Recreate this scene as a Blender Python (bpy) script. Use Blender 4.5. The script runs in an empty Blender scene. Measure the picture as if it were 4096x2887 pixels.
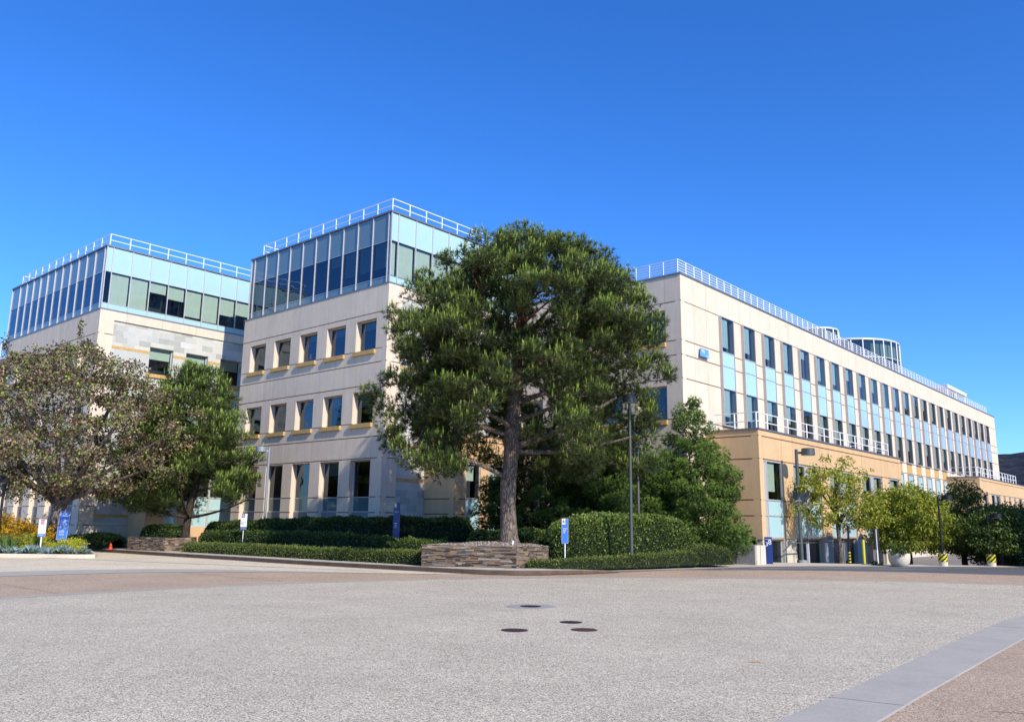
import bpy, bmesh, math, random
import numpy as np
from mathutils import Vector, Matrix

random.seed(7); rng = np.random.default_rng(7)
scene = bpy.context.scene
COL = scene.collection
EYE = 1.8                                   # eye height above the plaza; levels below are measured from the eye
AZ = 0.716
UA = np.array([-math.cos(AZ), math.sin(AZ), 0.0])     # along the shaded facades, to the left and away
UB = np.array([math.sin(AZ), math.cos(AZ), 0.0])      # along the sunlit facades, to the right and away
C0 = np.array([-6.88, 44.47, 0.0])                    # foot of the corner of the middle building
ROT = {'A': -AZ, 'B': math.pi/2 - AZ}

# ------------------------------------------------------------------ object helpers
def link(o, parent=None):
    COL.objects.link(o)
    if parent is not None: o.parent = parent
    return o

def tag(o, label=None, cat=None, group=None, kind=None):
    if label: o['label'] = label
    if cat: o['category'] = cat
    if group: o['group'] = group
    if kind: o['kind'] = kind
    return o

def thing(name, loc, label, cat, group=None, rotz=0.0):
    o = bpy.data.objects.new(name, None); o.empty_display_size = 0.3
    o.location = loc; o.rotation_euler = (0, 0, rotz); link(o)
    return tag(o, label, cat, group)

def mesh_np(name, verts, faces, mat=None, tone=None, uv=None, smooth=False):
    """verts (n,3); faces list of index arrays all of one size (m,k)"""
    verts = np.asarray(verts, dtype=np.float32); faces = np.asarray(faces, dtype=np.int32)
    me = bpy.data.meshes.new(name)
    n, k = faces.shape
    me.vertices.add(len(verts)); me.vertices.foreach_set('co', verts.ravel())
    me.loops.add(n*k); me.loops.foreach_set('vertex_index', faces.ravel())
    me.polygons.add(n)
    me.polygons.foreach_set('loop_start', np.arange(0, n*k, k, dtype=np.int32))
    if uv is not None:
        l = me.uv_layers.new(name='UVMap'); l.data.foreach_set('uv', np.asarray(uv, dtype=np.float32).ravel())
    if tone is not None:
        a = me.attributes.new('tone', 'FLOAT', 'FACE'); a.data.foreach_set('value', np.asarray(tone, dtype=np.float32))
    me.update(calc_edges=True)
    if smooth: me.polygons.foreach_set('use_smooth', np.ones(n, dtype=bool))
    if mat: me.materials.append(mat)
    return me

def obj(name, me, parent=None, loc=None, rotz=0.0):
    o = bpy.data.objects.new(name, me)
    if loc is not None: o.location = loc
    o.rotation_euler = (0, 0, rotz)
    return link(o, parent)

class MB:
    """collects quads / boxes / tubes into one mesh"""
    def __init__(s): s.v = []; s.f = []; s.t = []; s.n = 0; s.uv = []; s.mi = []; s.m = 0
    def quad(s, a, b, c, d, tone=0.5):
        s.v += [a, b, c, d]; s.f.append((s.n, s.n+1, s.n+2, s.n+3)); s.n += 4; s.t.append(tone); s.mi.append(s.m)
    def tri(s, a, b, c, tone=0.5): s.quad(a, b, c, c, tone)
    def hexa(s, P, tone=0.5, skip=()):
        # P: 4 bottom corners + 4 top corners, counter-clockwise seen from above
        P = [np.asarray(p, float) for p in P]
        e1 = P[1]-P[0]; e2 = P[3]-P[0]; e3 = P[4]-P[0]
        F = [(0,3,2,1),(4,5,6,7),(0,1,5,4),(1,2,6,5),(2,3,7,6),(3,0,4,7)]
        if np.dot(np.cross(e1, e2), e3) < 0: F = [f[::-1] for f in F]
        s.v += P
        for i, f in enumerate(F):
            if i in skip: continue
            s.f.append(tuple(s.n+j for j in f)); s.t.append(tone); s.mi.append(s.m)
        s.n += 8
    def box(s, x0, x1, y0, y1, z0, z1, tone=0.5, skip=()):
        s.hexa([(x0,y0,z0),(x1,y0,z0),(x1,y1,z0),(x0,y1,z0),(x0,y0,z1),(x1,y0,z1),(x1,y1,z1),(x0,y1,z1)], tone, skip)
    def fbox(s, face, plane, u0, u1, d0, d1, z0, z1, tone=0.5, skip=(), origin=(0,0,0)):
        """box on a facade: u along it, d inward, z level from the eye"""
        o = np.asarray(origin, float)
        P = lambda u, d, z: FP(face, plane, u, d, z) - o
        s.hexa([P(u0,d0,z0),P(u1,d0,z0),P(u1,d1,z0),P(u0,d1,z0),P(u0,d0,z1),P(u1,d0,z1),P(u1,d1,z1),P(u0,d1,z1)], tone, skip)
    def cyl(s, x, y, z0, z1, r0, r1=None, n=16, tone=0.5, caps=True):
        r1 = r0 if r1 is None else r1
        an = [2*math.pi*i/n for i in range(n)]
        b = [(x+r0*math.cos(a), y+r0*math.sin(a), z0) for a in an]; t = [(x+r1*math.cos(a), y+r1*math.sin(a), z1) for a in an]
        for i in range(n):
            j = (i+1) % n; s.quad(b[i], b[j], t[j], t[i], tone)
            if caps:
                s.quad((x,y,z1), t[i], t[j], (x,y,z1), tone); s.quad((x,y,z0), b[j], b[i], (x,y,z0), tone)
    def bar(s, p, q, w, tone=0.5, n=4):
        p = np.asarray(p, float); q = np.asarray(q, float); d = q-p; L = np.linalg.norm(d); d /= L
        up = np.array([0,0,1.]) if abs(d[2]) < .9 else np.array([1.,0,0])
        x = np.cross(d, up); x /= np.linalg.norm(x); y = np.cross(x, d)
        r = w/2*(1.414 if n == 4 else 1)
        ring = [x*math.cos(a)*r+y*math.sin(a)*r for a in [2*math.pi*(i+.5)/n for i in range(n)]]
        for i in range(n):
            j = (i+1) % n; s.quad(p+ring[i], p+ring[j], q+ring[j], q+ring[i], tone)
        if n == 4:
            s.quad(p+ring[3], p+ring[2], p+ring[1], p+ring[0], tone); s.quad(q+ring[0], q+ring[1], q+ring[2], q+ring[3], tone)
    def mesh(s, name, *mats):
        me = bpy.data.meshes.new(name)
        fs = [tuple(dict.fromkeys(f)) if 1 else f for f in s.f]
        vs = [tuple(map(float, v)) for v in s.v]
        fs2 = []
        for f in fs:
            g = []
            for i in f:
                if not any(vs[i] == vs[k] for k in g): g.append(i)
            fs2.append(g)
        me.from_pydata(vs, [], fs2)
        for m in mats: me.materials.append(m)
        me.update()
        if len(s.t) == len(me.polygons):
            a = me.attributes.new('tone', 'FLOAT', 'FACE'); a.data.foreach_set('value', np.array(s.t, dtype=np.float32))
            me.polygons.foreach_set('material_index', np.array(s.mi, dtype=np.int32))
        return me
    def build(s, name, mats, parent=None, loc=None, rotz=0.0, bevel=0, smooth=False):
        mats = mats if isinstance(mats, (list, tuple)) else [mats]
        me = s.mesh(name, *mats)
        if smooth:
            bm = bmesh.new(); bm.from_mesh(me); bmesh.ops.remove_doubles(bm, verts=bm.verts, dist=1e-4); bm.to_mesh(me); bm.free()
            me.polygons.foreach_set('use_smooth', np.ones(len(me.polygons), dtype=bool)); me.set_sharp_from_angle(angle=math.radians(40))
        o = obj(name, me, parent, loc, rotz)
        if bevel:
            md = o.modifiers.new('bevel', 'BEVEL'); md.width = bevel; md.segments = 2; md.limit_method = 'ANGLE'
        return o

def FP(face, plane, u, d, z):
    if face == 'A': p = C0 + UA*u + UB*(plane+d)
    else: p = C0 + UB*u + UA*(plane+d)
    return np.array([p[0], p[1], z+EYE])
def W(a, b, z=-EYE): p = C0 + UA*a + UB*b; return np.array([p[0], p[1], z+EYE])

# ------------------------------------------------------------------ materials
def newmat(name):
    m = bpy.data.materials.new(name); m.use_nodes = True
    nt = m.node_tree; nt.nodes.clear()
    out = nt.nodes.new('ShaderNodeOutputMaterial')
    return m, nt, out
def N(nt, t, **kw):
    n = nt.nodes.new(t)
    for k, v in kw.items():
        if k in n.inputs.keys() if isinstance(k, str) else False: n.inputs[k].default_value = v
        else: setattr(n, k, v)
    return n
def L(nt, a, b): nt.links.new(a, b)
def ramp(nt, fac, stops, interp='LINEAR'):
    r = nt.nodes.new('ShaderNodeValToRGB'); r.color_ramp.interpolation = interp
    e = r.color_ramp.elements
    while len(e) > 1: e.remove(e[-1])
    e[0].position = stops[0][0]; e[0].color = (*stops[0][1], 1)
    for p, c in stops[1:]:
        x = e.new(p); x.color = (*c, 1)
    if fac is not None: L(nt, fac, r.inputs[0])
    return r.outputs[0]
def mix(nt, fac, a, b, mode='MIX'):
    m = nt.nodes.new('ShaderNodeMix'); m.data_type = 'RGBA'; m.blend_type = mode
    for i, v in ((0, fac), (6, a), (7, b)):
        if hasattr(v, 'is_linked') or hasattr(v, 'links'): L(nt, v, m.inputs[i])
        else: m.inputs[i].default_value = v if i == 0 else (*v, 1)
    return m.outputs[2]
def noise(nt, vec, scale, detail=4, rough=.6):
    n = nt.nodes.new('ShaderNodeTexNoise'); n.inputs['Scale'].default_value = scale
    n.inputs['Detail'].default_value = detail; n.inputs['Roughness'].default_value = rough
    if vec is not None: L(nt, vec, n.inputs['Vector'])
    return n.outputs['Fac']
def coords(nt, kind='Object'):
    return nt.nodes.new('ShaderNodeTexCoord').outputs[kind]
def mapped(nt, vec, scale=(1,1,1), loc=(0,0,0)):
    m = nt.nodes.new('ShaderNodeMapping'); m.inputs['Scale'].default_value = scale; m.inputs['Location'].default_value = loc
    L(nt, vec, m.inputs['Vector']); return m.outputs[0]
def bump(nt, h, strength=.3, dist=.02):
    b = nt.nodes.new('ShaderNodeBump'); b.inputs['Strength'].default_value = strength; b.inputs['Distance'].default_value = dist
    L(nt, h, b.inputs['Height']); return b.outputs[0]
def principled(nt, out, color=None, rough=.6, metal=0, spec=.5, normal=None):
    p = nt.nodes.new('ShaderNodeBsdfPrincipled')
    if color is not None:
        if isinstance(color, tuple): p.inputs['Base Color'].default_value = (*color, 1)
        else: L(nt, color, p.inputs['Base Color'])
    p.inputs['Roughness'].default_value = rough; p.inputs['Metallic'].default_value = metal
    p.inputs['Specular IOR Level'].default_value = spec
    if normal is not None: L(nt, normal, p.inputs['Normal'])
    L(nt, p.outputs[0], out.inputs[0]); return p

def m_plain(name, c, rough=.5, metal=0, var=.12, scale=6, spec=.4):
    m, nt, out = newmat(name)
    v = coords(nt)
    n = noise(nt, v, scale, 5)
    col = ramp(nt, n, [(.3, tuple(x*(1-var) for x in c)), (.7, tuple(min(1, x*(1+var)) for x in c))])
    principled(nt, out, col, rough, metal, spec); return m

def m_stucco(name, c, streak=.10):
    m, nt, out = newmat(name)
    v = coords(nt)
    a = nt.nodes.new('ShaderNodeAttribute'); a.attribute_name = 'tone'
    n1 = noise(nt, v, 1.3, 5, .6); n2 = noise(nt, mapped(nt, v, (3.0, 3.0, .25)), 1.6, 4, .65); n3 = noise(nt, v, 60, 2)
    k1 = ramp(nt, n1, [(.3, (1-.05,)*3), (.7, (1.03,)*3)])
    k2 = ramp(nt, n2, [(.35, (1-streak, 1-streak, 1-streak*1.05)), (.62, (1.0,)*3)])
    k3 = ramp(nt, a.outputs['Fac'], [(0, (.30, .27, .25)), (.04, (.30, .27, .25)), (.06, (.95, .952, .955)), (1, (1.03, 1.028, 1.02))])  # lowest tone darkens the groove bottoms: recess shade put into the colour
    col = mix(nt, 1.0, mix(nt, 1.0, mix(nt, 1.0, c, k1, 'MULTIPLY'), k2, 'MULTIPLY'), k3, 'MULTIPLY')
    principled(nt, out, col, .85, 0, .25, bump(nt, n3, .25, .01)); return m

def m_leaf(name, stops, trans=.3, rough=.5, patch=.25):
    """tone attribute per leaf picks the colour; soft patches and translucency"""
    m, nt, out = newmat(name)
    a = nt.nodes.new('ShaderNodeAttribute'); a.attribute_name = 'tone'
    col = ramp(nt, a.outputs['Fac'], stops)
    n = noise(nt, coords(nt), .8, 3)
    k = ramp(nt, n, [(.3, (1-patch,)*3), (.7, (1+patch*.5,)*3)])
    col = mix(nt, 1.0, col, k, 'MULTIPLY')
    p = nt.nodes.new('ShaderNodeBsdfPrincipled'); L(nt, col, p.inputs['Base Color']); p.inputs['Roughness'].default_value = rough
    p.inputs['Specular IOR Level'].default_value = .35
    t = nt.nodes.new('ShaderNodeBsdfTranslucent'); L(nt, mix(nt, 1.0, col, (1.0, 1.15, .55), 'MULTIPLY'), t.inputs[0])
    s = nt.nodes.new('ShaderNodeMixShader'); s.inputs[0].default_value = trans
    L(nt, p.outputs[0], s.inputs[1]); L(nt, t.outputs[0], s.inputs[2]); L(nt, s.outputs[0], out.inputs[0]); return m

def m_glass(name, tint=(.45, .55, .55), ior=1.75, refl=(.85, .92, 1.0), wav=.012):
    m, nt, out = newmat(name)
    v = coords(nt)
    b = bump(nt, noise(nt, v, .55, 2), wav, 1.0)
    f = nt.nodes.new('ShaderNodeFresnel'); f.inputs['IOR'].default_value = ior
    t = nt.nodes.new('ShaderNodeBsdfTransparent'); t.inputs[0].default_value = (*tint, 1)
    g = nt.nodes.new('ShaderNodeBsdfGlossy'); g.inputs[0].default_value = (*refl, 1); g.inputs['Roughness'].default_value = .015
    L(nt, b, g.inputs['Normal'])
    s = nt.nodes.new('ShaderNodeMixShader')
    L(nt, f.outputs[0], s.inputs[0]); L(nt, t.outputs[0], s.inputs[1]); L(nt, g.outputs[0], s.inputs[2]); L(nt, s.outputs[0], out.inputs[0])
    return m

def m_stone_tiles(name):
    m, nt, out = newmat(name)
    v = coords(nt, 'UV')
    def brick(w, h, off, seed, c1, c2, mortar, ms):
        b = nt.nodes.new('ShaderNodeTexBrick'); b.inputs['Scale'].default_value = 1.0
        b.inputs['Brick Width'].default_value = w; b.inputs['Row Height'].default_value = h
        b.inputs['Mortar Size'].default_value = ms; b.inputs['Mortar Smooth'].default_value = .1; b.inputs['Bias'].default_value = 0
        b.offset = off; b.inputs['Color1'].default_value = (*c1, 1); b.inputs['Color2'].default_value = (*c2, 1); b.inputs['Mortar'].default_value = (*mortar, 1)
        L(nt, mapped(nt, v, (1, 1, 1), seed), b.inputs['Vector']); return b
    b1 = brick(.78, .39, .37, (0, 0, 0), (0, 0, 0), (1, 1, 1), (.5, .5, .5), .006)
    c = ramp(nt, b1.outputs['Color'], [(0, (.34, .34, .31)), (.2, (.44, .43, .37)), (.45, (.58, .57, .51)), (.65, (.68, .64, .54)), (.85, (.50, .51, .49)), (1, (.72, .70, .65))])
    n = noise(nt, v, 3.5, 6, .7)
    c = mix(nt, .3, c, ramp(nt, n, [(.3, (.36, .38, .38)), (.5, (.52, .51, .45)), (.72, (.66, .58, .44))]), 'MIX')
    c = mix(nt, b1.outputs['Fac'], c, (.55, .54, .52))
    bp = bump(nt, noise(nt, v, 14, 6, .75), .55, .03)
    principled(nt, out, c, .7, 0, .3, bp); return m

def m_aggregate(name, base, speck, scale=95, contrast=1.0, blotch=.12, bstr=.5):
    """exposed-aggregate paving: pebbles, stains, wheel-worn patches"""
    m, nt, out = newmat(name)
    v = coords(nt)
    vo = nt.nodes.new('ShaderNodeTexVoronoi'); vo.inputs['Scale'].default_value = scale; L(nt, v, vo.inputs['Vector'])
    sep = nt.nodes.new('ShaderNodeSeparateColor'); L(nt, vo.outputs['Color'], sep.inputs[0])
    c = ramp(nt, sep.outputs[0], speck)
    n2 = noise(nt, v, 24.0, 12, .85)
    c = mix(nt, 1.0, c, ramp(nt, n2, [(.36, (1-.45*contrast,)*3), (.5, (1.0,)*3), (.64, (1+.35*contrast,)*3)]), 'MULTIPLY')
    n3 = noise(nt, mapped(nt, v, (1, 1.0, 1)), .45, 6, .65)
    c = mix(nt, 1.0, c, ramp(nt, n3, [(.3, (1-blotch,)*3), (.7, (1+blotch*.6,)*3)]), 'MULTIPLY')
    n4 = noise(nt, v, 4.0, 4, .7)
    c = mix(nt, 1.0, c, ramp(nt, n4, [(.33, (.88,)*3), (.5, (1.0,)*3)]), 'MULTIPLY')
    n5 = noise(nt, v, 1.7, 5, .6)
    c = mix(nt, 1.0, c, ramp(nt, n5, [(.27, (.86, .85, .84)), (.35, (1.0,)*3), (.66, (1.0,)*3), (.74, (1.06,)*3)]), 'MULTIPLY')
    principled(nt, out, c, .9, 0, .2, bump(nt, vo.outputs['Distance'], bstr, .006)); return m

def m_concrete(name, c, scale=1.0, stain=.15):
    m, nt, out = newmat(name)
    v = coords(nt)
    n1 = noise(nt, v, 1.1*scale, 7, .7); n2 = noise(nt, v, 35, 3)
    col = ramp(nt, n1, [(.3, tuple(x*(1-stain) for x in c)), (.55, c), (.75, tuple(x*1.07 for x in c))])
    col = mix(nt, 1.0, col, ramp(nt, n2, [(.35, (.93,)*3), (.6, (1.02,)*3)]), 'MULTIPLY')
    principled(nt, out, col, .85, 0, .25, bump(nt, n2, .2, .004)); return m

def m_bark(name, low, high, z0, z1, sc=9):
    m, nt, out = newmat(name)
    v = coords(nt)
    st = mapped(nt, v, (sc, sc, sc*.18))
    vo = nt.nodes.new('ShaderNodeTexVoronoi'); vo.feature = 'DISTANCE_TO_EDGE'; vo.inputs['Scale'].default_value = 1.6
    nn = nt.nodes.new('ShaderNodeTexNoise'); nn.inputs['Scale'].default_value = 1.5; nn.inputs['Detail'].default_value = 5; L(nt, st, nn.inputs['Vector'])
    va = nt.nodes.new('ShaderNodeVectorMath'); va.operation = 'MULTIPLY_ADD'; L(nt, nn.outputs['Color'], va.inputs[0]); va.inputs[1].default_value = (.9, .9, .9); L(nt, st, va.inputs[2])
    L(nt, va.outputs[0], vo.inputs['Vector'])
    sx = nt.nodes.new('ShaderNodeSeparateXYZ'); L(nt, v, sx.inputs[0])
    mr = nt.nodes.new('ShaderNodeMapRange'); mr.inputs[1].default_value = z0; mr.inputs[2].default_value = z1; L(nt, sx.outputs[2], mr.inputs[0])
    base = mix(nt, mr.outputs[0], low, high)
    n2 = noise(nt, v, 5, 5)
    base = mix(nt, 1.0, base, ramp(nt, n2, [(.3, (.65, .62, .6)), (.7, (1.2, 1.2, 1.2))]), 'MULTIPLY')
    col = mix(nt, 1.0, base, ramp(nt, vo.outputs['Distance'], [(0, (.22, .2, .2)), (.16, (.85,)*3), (.5, (1.15,)*3)]), 'MULTIPLY')
    principled(nt, out, col, .9, 0, .2, bump(nt, vo.outputs['Distance'], .9, .05)); return m

def m_tone(name, stops, rough=.8, bscale=25, bstr=.4, metal=0):
    m, nt, out = newmat(name)
    a = nt.nodes.new('ShaderNodeAttribute'); a.attribute_name = 'tone'
    c = ramp(nt, a.outputs['Fac'], stops)
    n = noise(nt, coords(nt), bscale, 5, .7)
    c = mix(nt, 1.0, c, ramp(nt, n, [(.3, (.72,)*3), (.7, (1.2,)*3)]), 'MULTIPLY')
    principled(nt, out, c, rough, metal, .3, bump(nt, n, bstr, .02)); return m

M = dict(
 stucco=m_stucco('cream_stucco', (.80, .655, .505), .09),
 tan=m_stucco('tan_stucco', (.70, .465, .255), .06),
 stone=m_stone_tiles('slate_tile_cladding'),
 orange=m_plain('ochre_sandstone', (.58, .36, .13), .8, 0, .22, 9),
 frame=m_plain('brushed_aluminium', (.62, .60, .59), .4, .35, .06, 3),
 fin=m_plain('champagne_metal_frame', (.50, .46, .44), .5, .15, .05, 3),
 cap=m_plain('zinc_roof_cap', (.23, .24, .27), .45, .5, .1, 3),
 white=m_plain('white_painted_steel', (.80, .79, .80), .4, 0, .03, 3),
 spandrel=m_plain('pale_cyan_spandrel_glass', (.42, .61, .62), .12, 0, .04, .5, .6),
 blind_dim=m_plain('dim_rotunda_blinds', (.20, .25, .24), .8, 0, .05, 1),
 spandrel_blue=m_plain('pale_blue_spandrel_glass', (.43, .64, .90), .10, 0, .04, .5, .7),
 spandrel_shaded=m_plain('shaded_spandrel_glass', (.15, .235, .28), .06, 0, .05, .5, .8),  # darker copy of the pale spandrel for shaded facades, shade in its colour
 bay_dark=m_plain('dark_garage_glass', (.010, .013, .022), .25, 0, .2, .8, .35),
 teal=m_plain('teal_spandrel_glass', (.08, .15, .16), .08, 0, .1, .6, .8),
 glass=m_glass('window_glass', (.80, .90, .88), 1.6),
 glass_strip=m_glass('strip_window_glass', (.66, .78, .82), 1.42, (.8, .9, 1.0), .02),
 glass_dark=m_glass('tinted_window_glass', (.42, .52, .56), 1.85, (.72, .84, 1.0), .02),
 blind=m_plain('grey_green_roller_blind', (.58, .62, .55), .9, 0, .05, 2),
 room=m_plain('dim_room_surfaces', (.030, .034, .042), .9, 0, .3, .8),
 roof=m_plain('gravel_roof', (.35, .34, .32), .9, 0, .15, 20),
 concrete=m_concrete('pale_concrete', (.66, .58, .46)),
 concrete_dark=m_concrete('weathered_shaded_concrete', (.30, .29, .28), 2, .3),
 kerb=m_concrete('kerb_concrete', (.56, .50, .44)),
 kerb_face=m_concrete('stained_kerb_face', (.16, .105, .07), 2, .35),
 band=m_concrete('smooth_grey_concrete', (.50, .445, .35), 1, .14),
 collar=m_concrete('manhole_collar_concrete', (.40, .36, .31), 3, .12),
 walk=m_concrete('sidewalk_concrete', (.62, .54, .43)),
 plaza=m_aggregate('grey_exposed_aggregate', (.58, .48, .33), [(0, (.10, .088, .065)), (.15, (.32, .26, .18)), (.45, (.62, .51, .355)), (.8, (.83, .70, .495)), (1, (1.0, .88, .65))], 95, .85, .12),
 brown=m_aggregate('brown_exposed_aggregate', (.54, .38, .245), [(0, (.2, .14, .085)), (.3, (.45, .31, .195)), (.7, (.65, .46, .30)), (1, (.82, .64, .46))], 110),
 cream=m_aggregate('cream_exposed_aggregate', (.8, .66, .46), [(0, (.5, .39, .25)), (.3, (.72, .58, .39)), (.7, (.88, .74, .52)), (1, (.98, .87, .68))], 100, .6),
 asphalt=m_aggregate('worn_asphalt', (.14, .135, .135), [(0, (.07, .07, .07)), (.5, (.13, .128, .128)), (1, (.24, .235, .23))], 120),
 paint=m_plain('road_paint', (.62, .61, .60), .8, 0, .15, 4),
 soil=m_plain('mulch_soil', (.075, .055, .04), .95, 0, .4, 5),
 ground=m_concrete('pale_ground', (.24, .215, .19), .3, .2),
 iron=m_plain('cast_iron', (.055, .04, .04), .6, .5, .4, 25),
 iron_red=m_plain('rusty_cast_iron', (.09, .045, .04), .7, .3, .4, 25),
 pole=m_plain('bronze_grey_paint', (.125, .118, .115), .45, .2, .1, 3),
 pole_green=m_plain('dark_green_grey_paint', (.095, .105, .105), .45, .2, .12, 3),
 pole_black=m_plain('black_paint', (.012, .012, .017), .5, .1, .2, 3),
 pole_pale=m_plain('pale_galvanised_paint', (.30, .32, .36), .4, .3, .05, 3),
 blue=m_plain('blue_sign_face', (.055, .19, .66), .4, 0, .02, 1),
 navy=m_plain('navy_sign_face', (.018, .045, .19), .35, 0, .06, 1),
 sky_blue=m_plain('light_blue_sign_face', (.12, .34, .80), .4, 0, .05, 1),
 wht=m_plain('white_sign_face', (.78, .78, .79), .45, 0, .02, 1),
 red=m_plain('red_sign_ink', (.50, .035, .03), .5, 0, .02, 1),
 maroon=m_plain('maroon_sign_ink', (.11, .02, .035), .5, 0, .02, 1),
 black=m_plain('black_sign_ink', (.012, .012, .012), .5, 0, .02, 1),
 yellow=m_plain('yellow_safety_paint', (.72, .62, .03), .45, 0, .05, 2),
 lime=m_plain('olive_green_pictogram', (.28, .30, .03), .5, 0, .03, 1),
 stripeblack=m_plain('black_safety_stripe', (.015, .014, .012), .5, 0, .1, 2),
 cone=m_plain('orange_cone_plastic', (.85, .07, .02), .5, 0, .03, 2),
 lens=m_plain('frosted_lamp_lens', (.45, .46, .46), .3, 0, .05, 2),
 slate=m_tone('stacked_ledgestone', [(0, (.04, .03, .025)), (.25, (.12, .09, .07)), (.5, (.22, .16, .11)), (.7, (.32, .20, .11)), (.85, (.17, .15, .14)), (1, (.42, .35, .27))]),
 pebble=m_tone('pink_grey_pebbles', [(0, (.14, .11, .09)), (.5, (.30, .23, .185)), (1, (.5, .42, .36))]),
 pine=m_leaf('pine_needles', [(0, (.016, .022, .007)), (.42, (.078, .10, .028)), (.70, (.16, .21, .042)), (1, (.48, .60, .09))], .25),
 pine2=m_leaf('young_pine_needles', [(0, (.03, .042, .013)), (.45, (.10, .135, .035)), (.72, (.19, .26, .05)), (1, (.52, .68, .14))], .28),
 podo=m_leaf('podocarpus_leaves', [(0, (.012, .022, .006)), (.4, (.06, .11, .022)), (.7, (.14, .22, .04)), (1, (.28, .40, .07))], .22),
 bronze=m_leaf('bronze_green_leaves', [(0, (.05, .025, .02)), (.3, (.18, .095, .065)), (.45, (.30, .20, .13)), (.55, (.20, .22, .08)), (.75, (.24, .27, .10)), (.86, (.44, .31, .22)), (.98, (.52, .38, .29)), (1, (.42, .54, .08))], .25),
 camphor=m_leaf('yellow_green_leaves', [(0, (.10, .13, .018)), (.5, (.32, .36, .04)), (.85, (.58, .56, .07)), (1, (.62, .42, .08))], .38),
 camphor_shaded=m_leaf('shaded_camphor_leaves', [(0, (.03, .05, .012)), (.6, (.10, .15, .026)), (1, (.24, .30, .05))], .25),  # darker copy of the camphor leaves with the trees' shade painted in
 hedge=m_leaf('hedge_leaves', [(0, (.016, .03, .009)), (.5, (.075, .125, .026)), (.85, (.19, .27, .055)), (1, (.36, .44, .12))], .25),
 hedge_low=m_leaf('clipped_hedge_leaves', [(0, (.03, .045, .012)), (.5, (.085, .12, .026)), (.85, (.17, .21, .045)), (1, (.28, .31, .08))], .2),
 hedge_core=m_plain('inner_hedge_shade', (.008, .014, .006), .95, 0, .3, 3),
 grass=m_leaf('strap_leaves', [(0, (.06, .10, .03)), (.6, (.14, .22, .06)), (1, (.26, .36, .10))], .3),
 flower=m_leaf('yellow_flowers', [(0, (.12, .09, .03)), (.25, (.65, .34, .02)), (1, (.95, .58, .03))], .35),
 lime_leaf=m_leaf('lime_shrub_leaves', [(0, (.25, .28, .03)), (.6, (.60, .60, .06)), (1, (.85, .75, .09))], .35),
 silver=m_leaf('silver_succulent_leaves', [(0, (.12, .18, .18)), (.6, (.28, .38, .38)), (1, (.46, .56, .54))], .15),
 bark_pine=m_bark('pine_bark', (.27, .215, .175), (.22, .085, .045), 5.5, 8.0),
 bark_pine2=m_bark('young_pine_bark', (.10, .075, .06), (.14, .07, .04), 2.5, 6, 12),
 bark_grey=m_bark('grey_bark', (.30, .25, .225), (.20, .165, .155), 1.8, 3.2, 14),
 bark_dark=m_bark('brown_bark', (.07, .055, .045), (.05, .04, .035), 1, 3, 14),
 bark_pale=m_bark('pale_bark', (.26, .23, .20), (.07, .055, .045), 1.2, 2.2, 14),
)
SUN_E, SKY_S, AIR, DUST, OZ, SAT, HUE = 5.0, .15, 1.0, .2, 2.5, 1.25, .5; SKYTINT = (.62, 1.0, 1.58)
# ------------------------------------------------------------------ facades
def wall(root, face, plane, u0, u1, z0, z1, grooves, joints, opens, mat, th=.38, uvmap=False, name='wall', gw=.055, jw=.018):
    """panelled wall with real grooves between the panels and real openings.
    grooves: levels; joints: (u, zlo, zhi); opens: (ulo, uhi, zlo, zhi)"""
    o = np.array(root.location); mb = MB(); uvs = []
    ub = sorted({u0, u1, *[j[0] for j in joints if u0 < j[0] < u1], *[x for q in opens for x in q[:2] if u0 < x < u1]})
    zb = sorted({z0, z1, *[g for g in grooves if z0 < g < z1], *[x for q in opens for x in q[2:] if z0 < x < z1], *[x for j in joints for x in j[1:] if z0 < x < z1]})
    def hole(u, z): return any(q[0] < u < q[1] and q[2] < z < q[3] for q in opens)
    def isj(u, z): return any(abs(j[0]-u) < 1e-6 and j[1] <= z <= j[2] for j in joints)
    for i in range(len(ub)-1):
        # merge vertically for the core
        zc = None
        for k in range(len(zb)-1):
            um, zm = (ub[i]+ub[i+1])/2, (zb[k]+zb[k+1])/2
            h = hole(um, zm)
            if h or zc is None:
                if h and zc is not None:
                    mb.fbox(face, plane, ub[i], ub[i+1], .05, th, zc, zb[k], .3, origin=o); mb.t[-4] = .0; zc = None
                if not h: zc = zb[k]
            if h: continue
            a, b, c, d = ub[i], ub[i+1], zb[k], zb[k+1]
            if isj(a, zm): a += jw/2
            if isj(b, zm): b -= jw/2
            if c in grooves: c += gw/2
            if d in grooves: d -= gw/2
            if b-a > .01 and d-c > .01:
                mb.fbox(face, plane, a, b, 0, .052, c, d, random.uniform(.1, 1), origin=o)
        if zc is not None: mb.fbox(face, plane, ub[i], ub[i+1], .05, th, zc, z1, .3, origin=o); mb.t[-4] = .0
    me = mb.mesh(name, mat)
    if uvmap:
        l = me.uv_layers.new(name='UVMap'); dirv = UA if face == 'A' else UB
        for p in me.polygons:
            for li in p.loop_indices:
                v = np.array(me.vertices[me.loops[li].vertex_index].co) + o - C0
                l.data[li].uv = (float(v @ dirv)*(1)+float(v @ (UB if face == 'A' else UA)), v[2])
    return obj(name, me, root)

CACHE = {}
def wmesh(key, fn):
    if key not in CACHE: CACHE[key] = fn()
    return CACHE[key]

def place(name, me, root, face, plane, u_lo, u_hi, z):
    """local frame: x to the right seen from outside, y inward, z up"""
    p = FP(face, plane, u_hi if face == 'A' else u_lo, 0, z)
    return obj(name, me, root, Vector(p) - root.location, ROT[face])
def sub(name, me, parent): return obj(name, me, parent)

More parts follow.
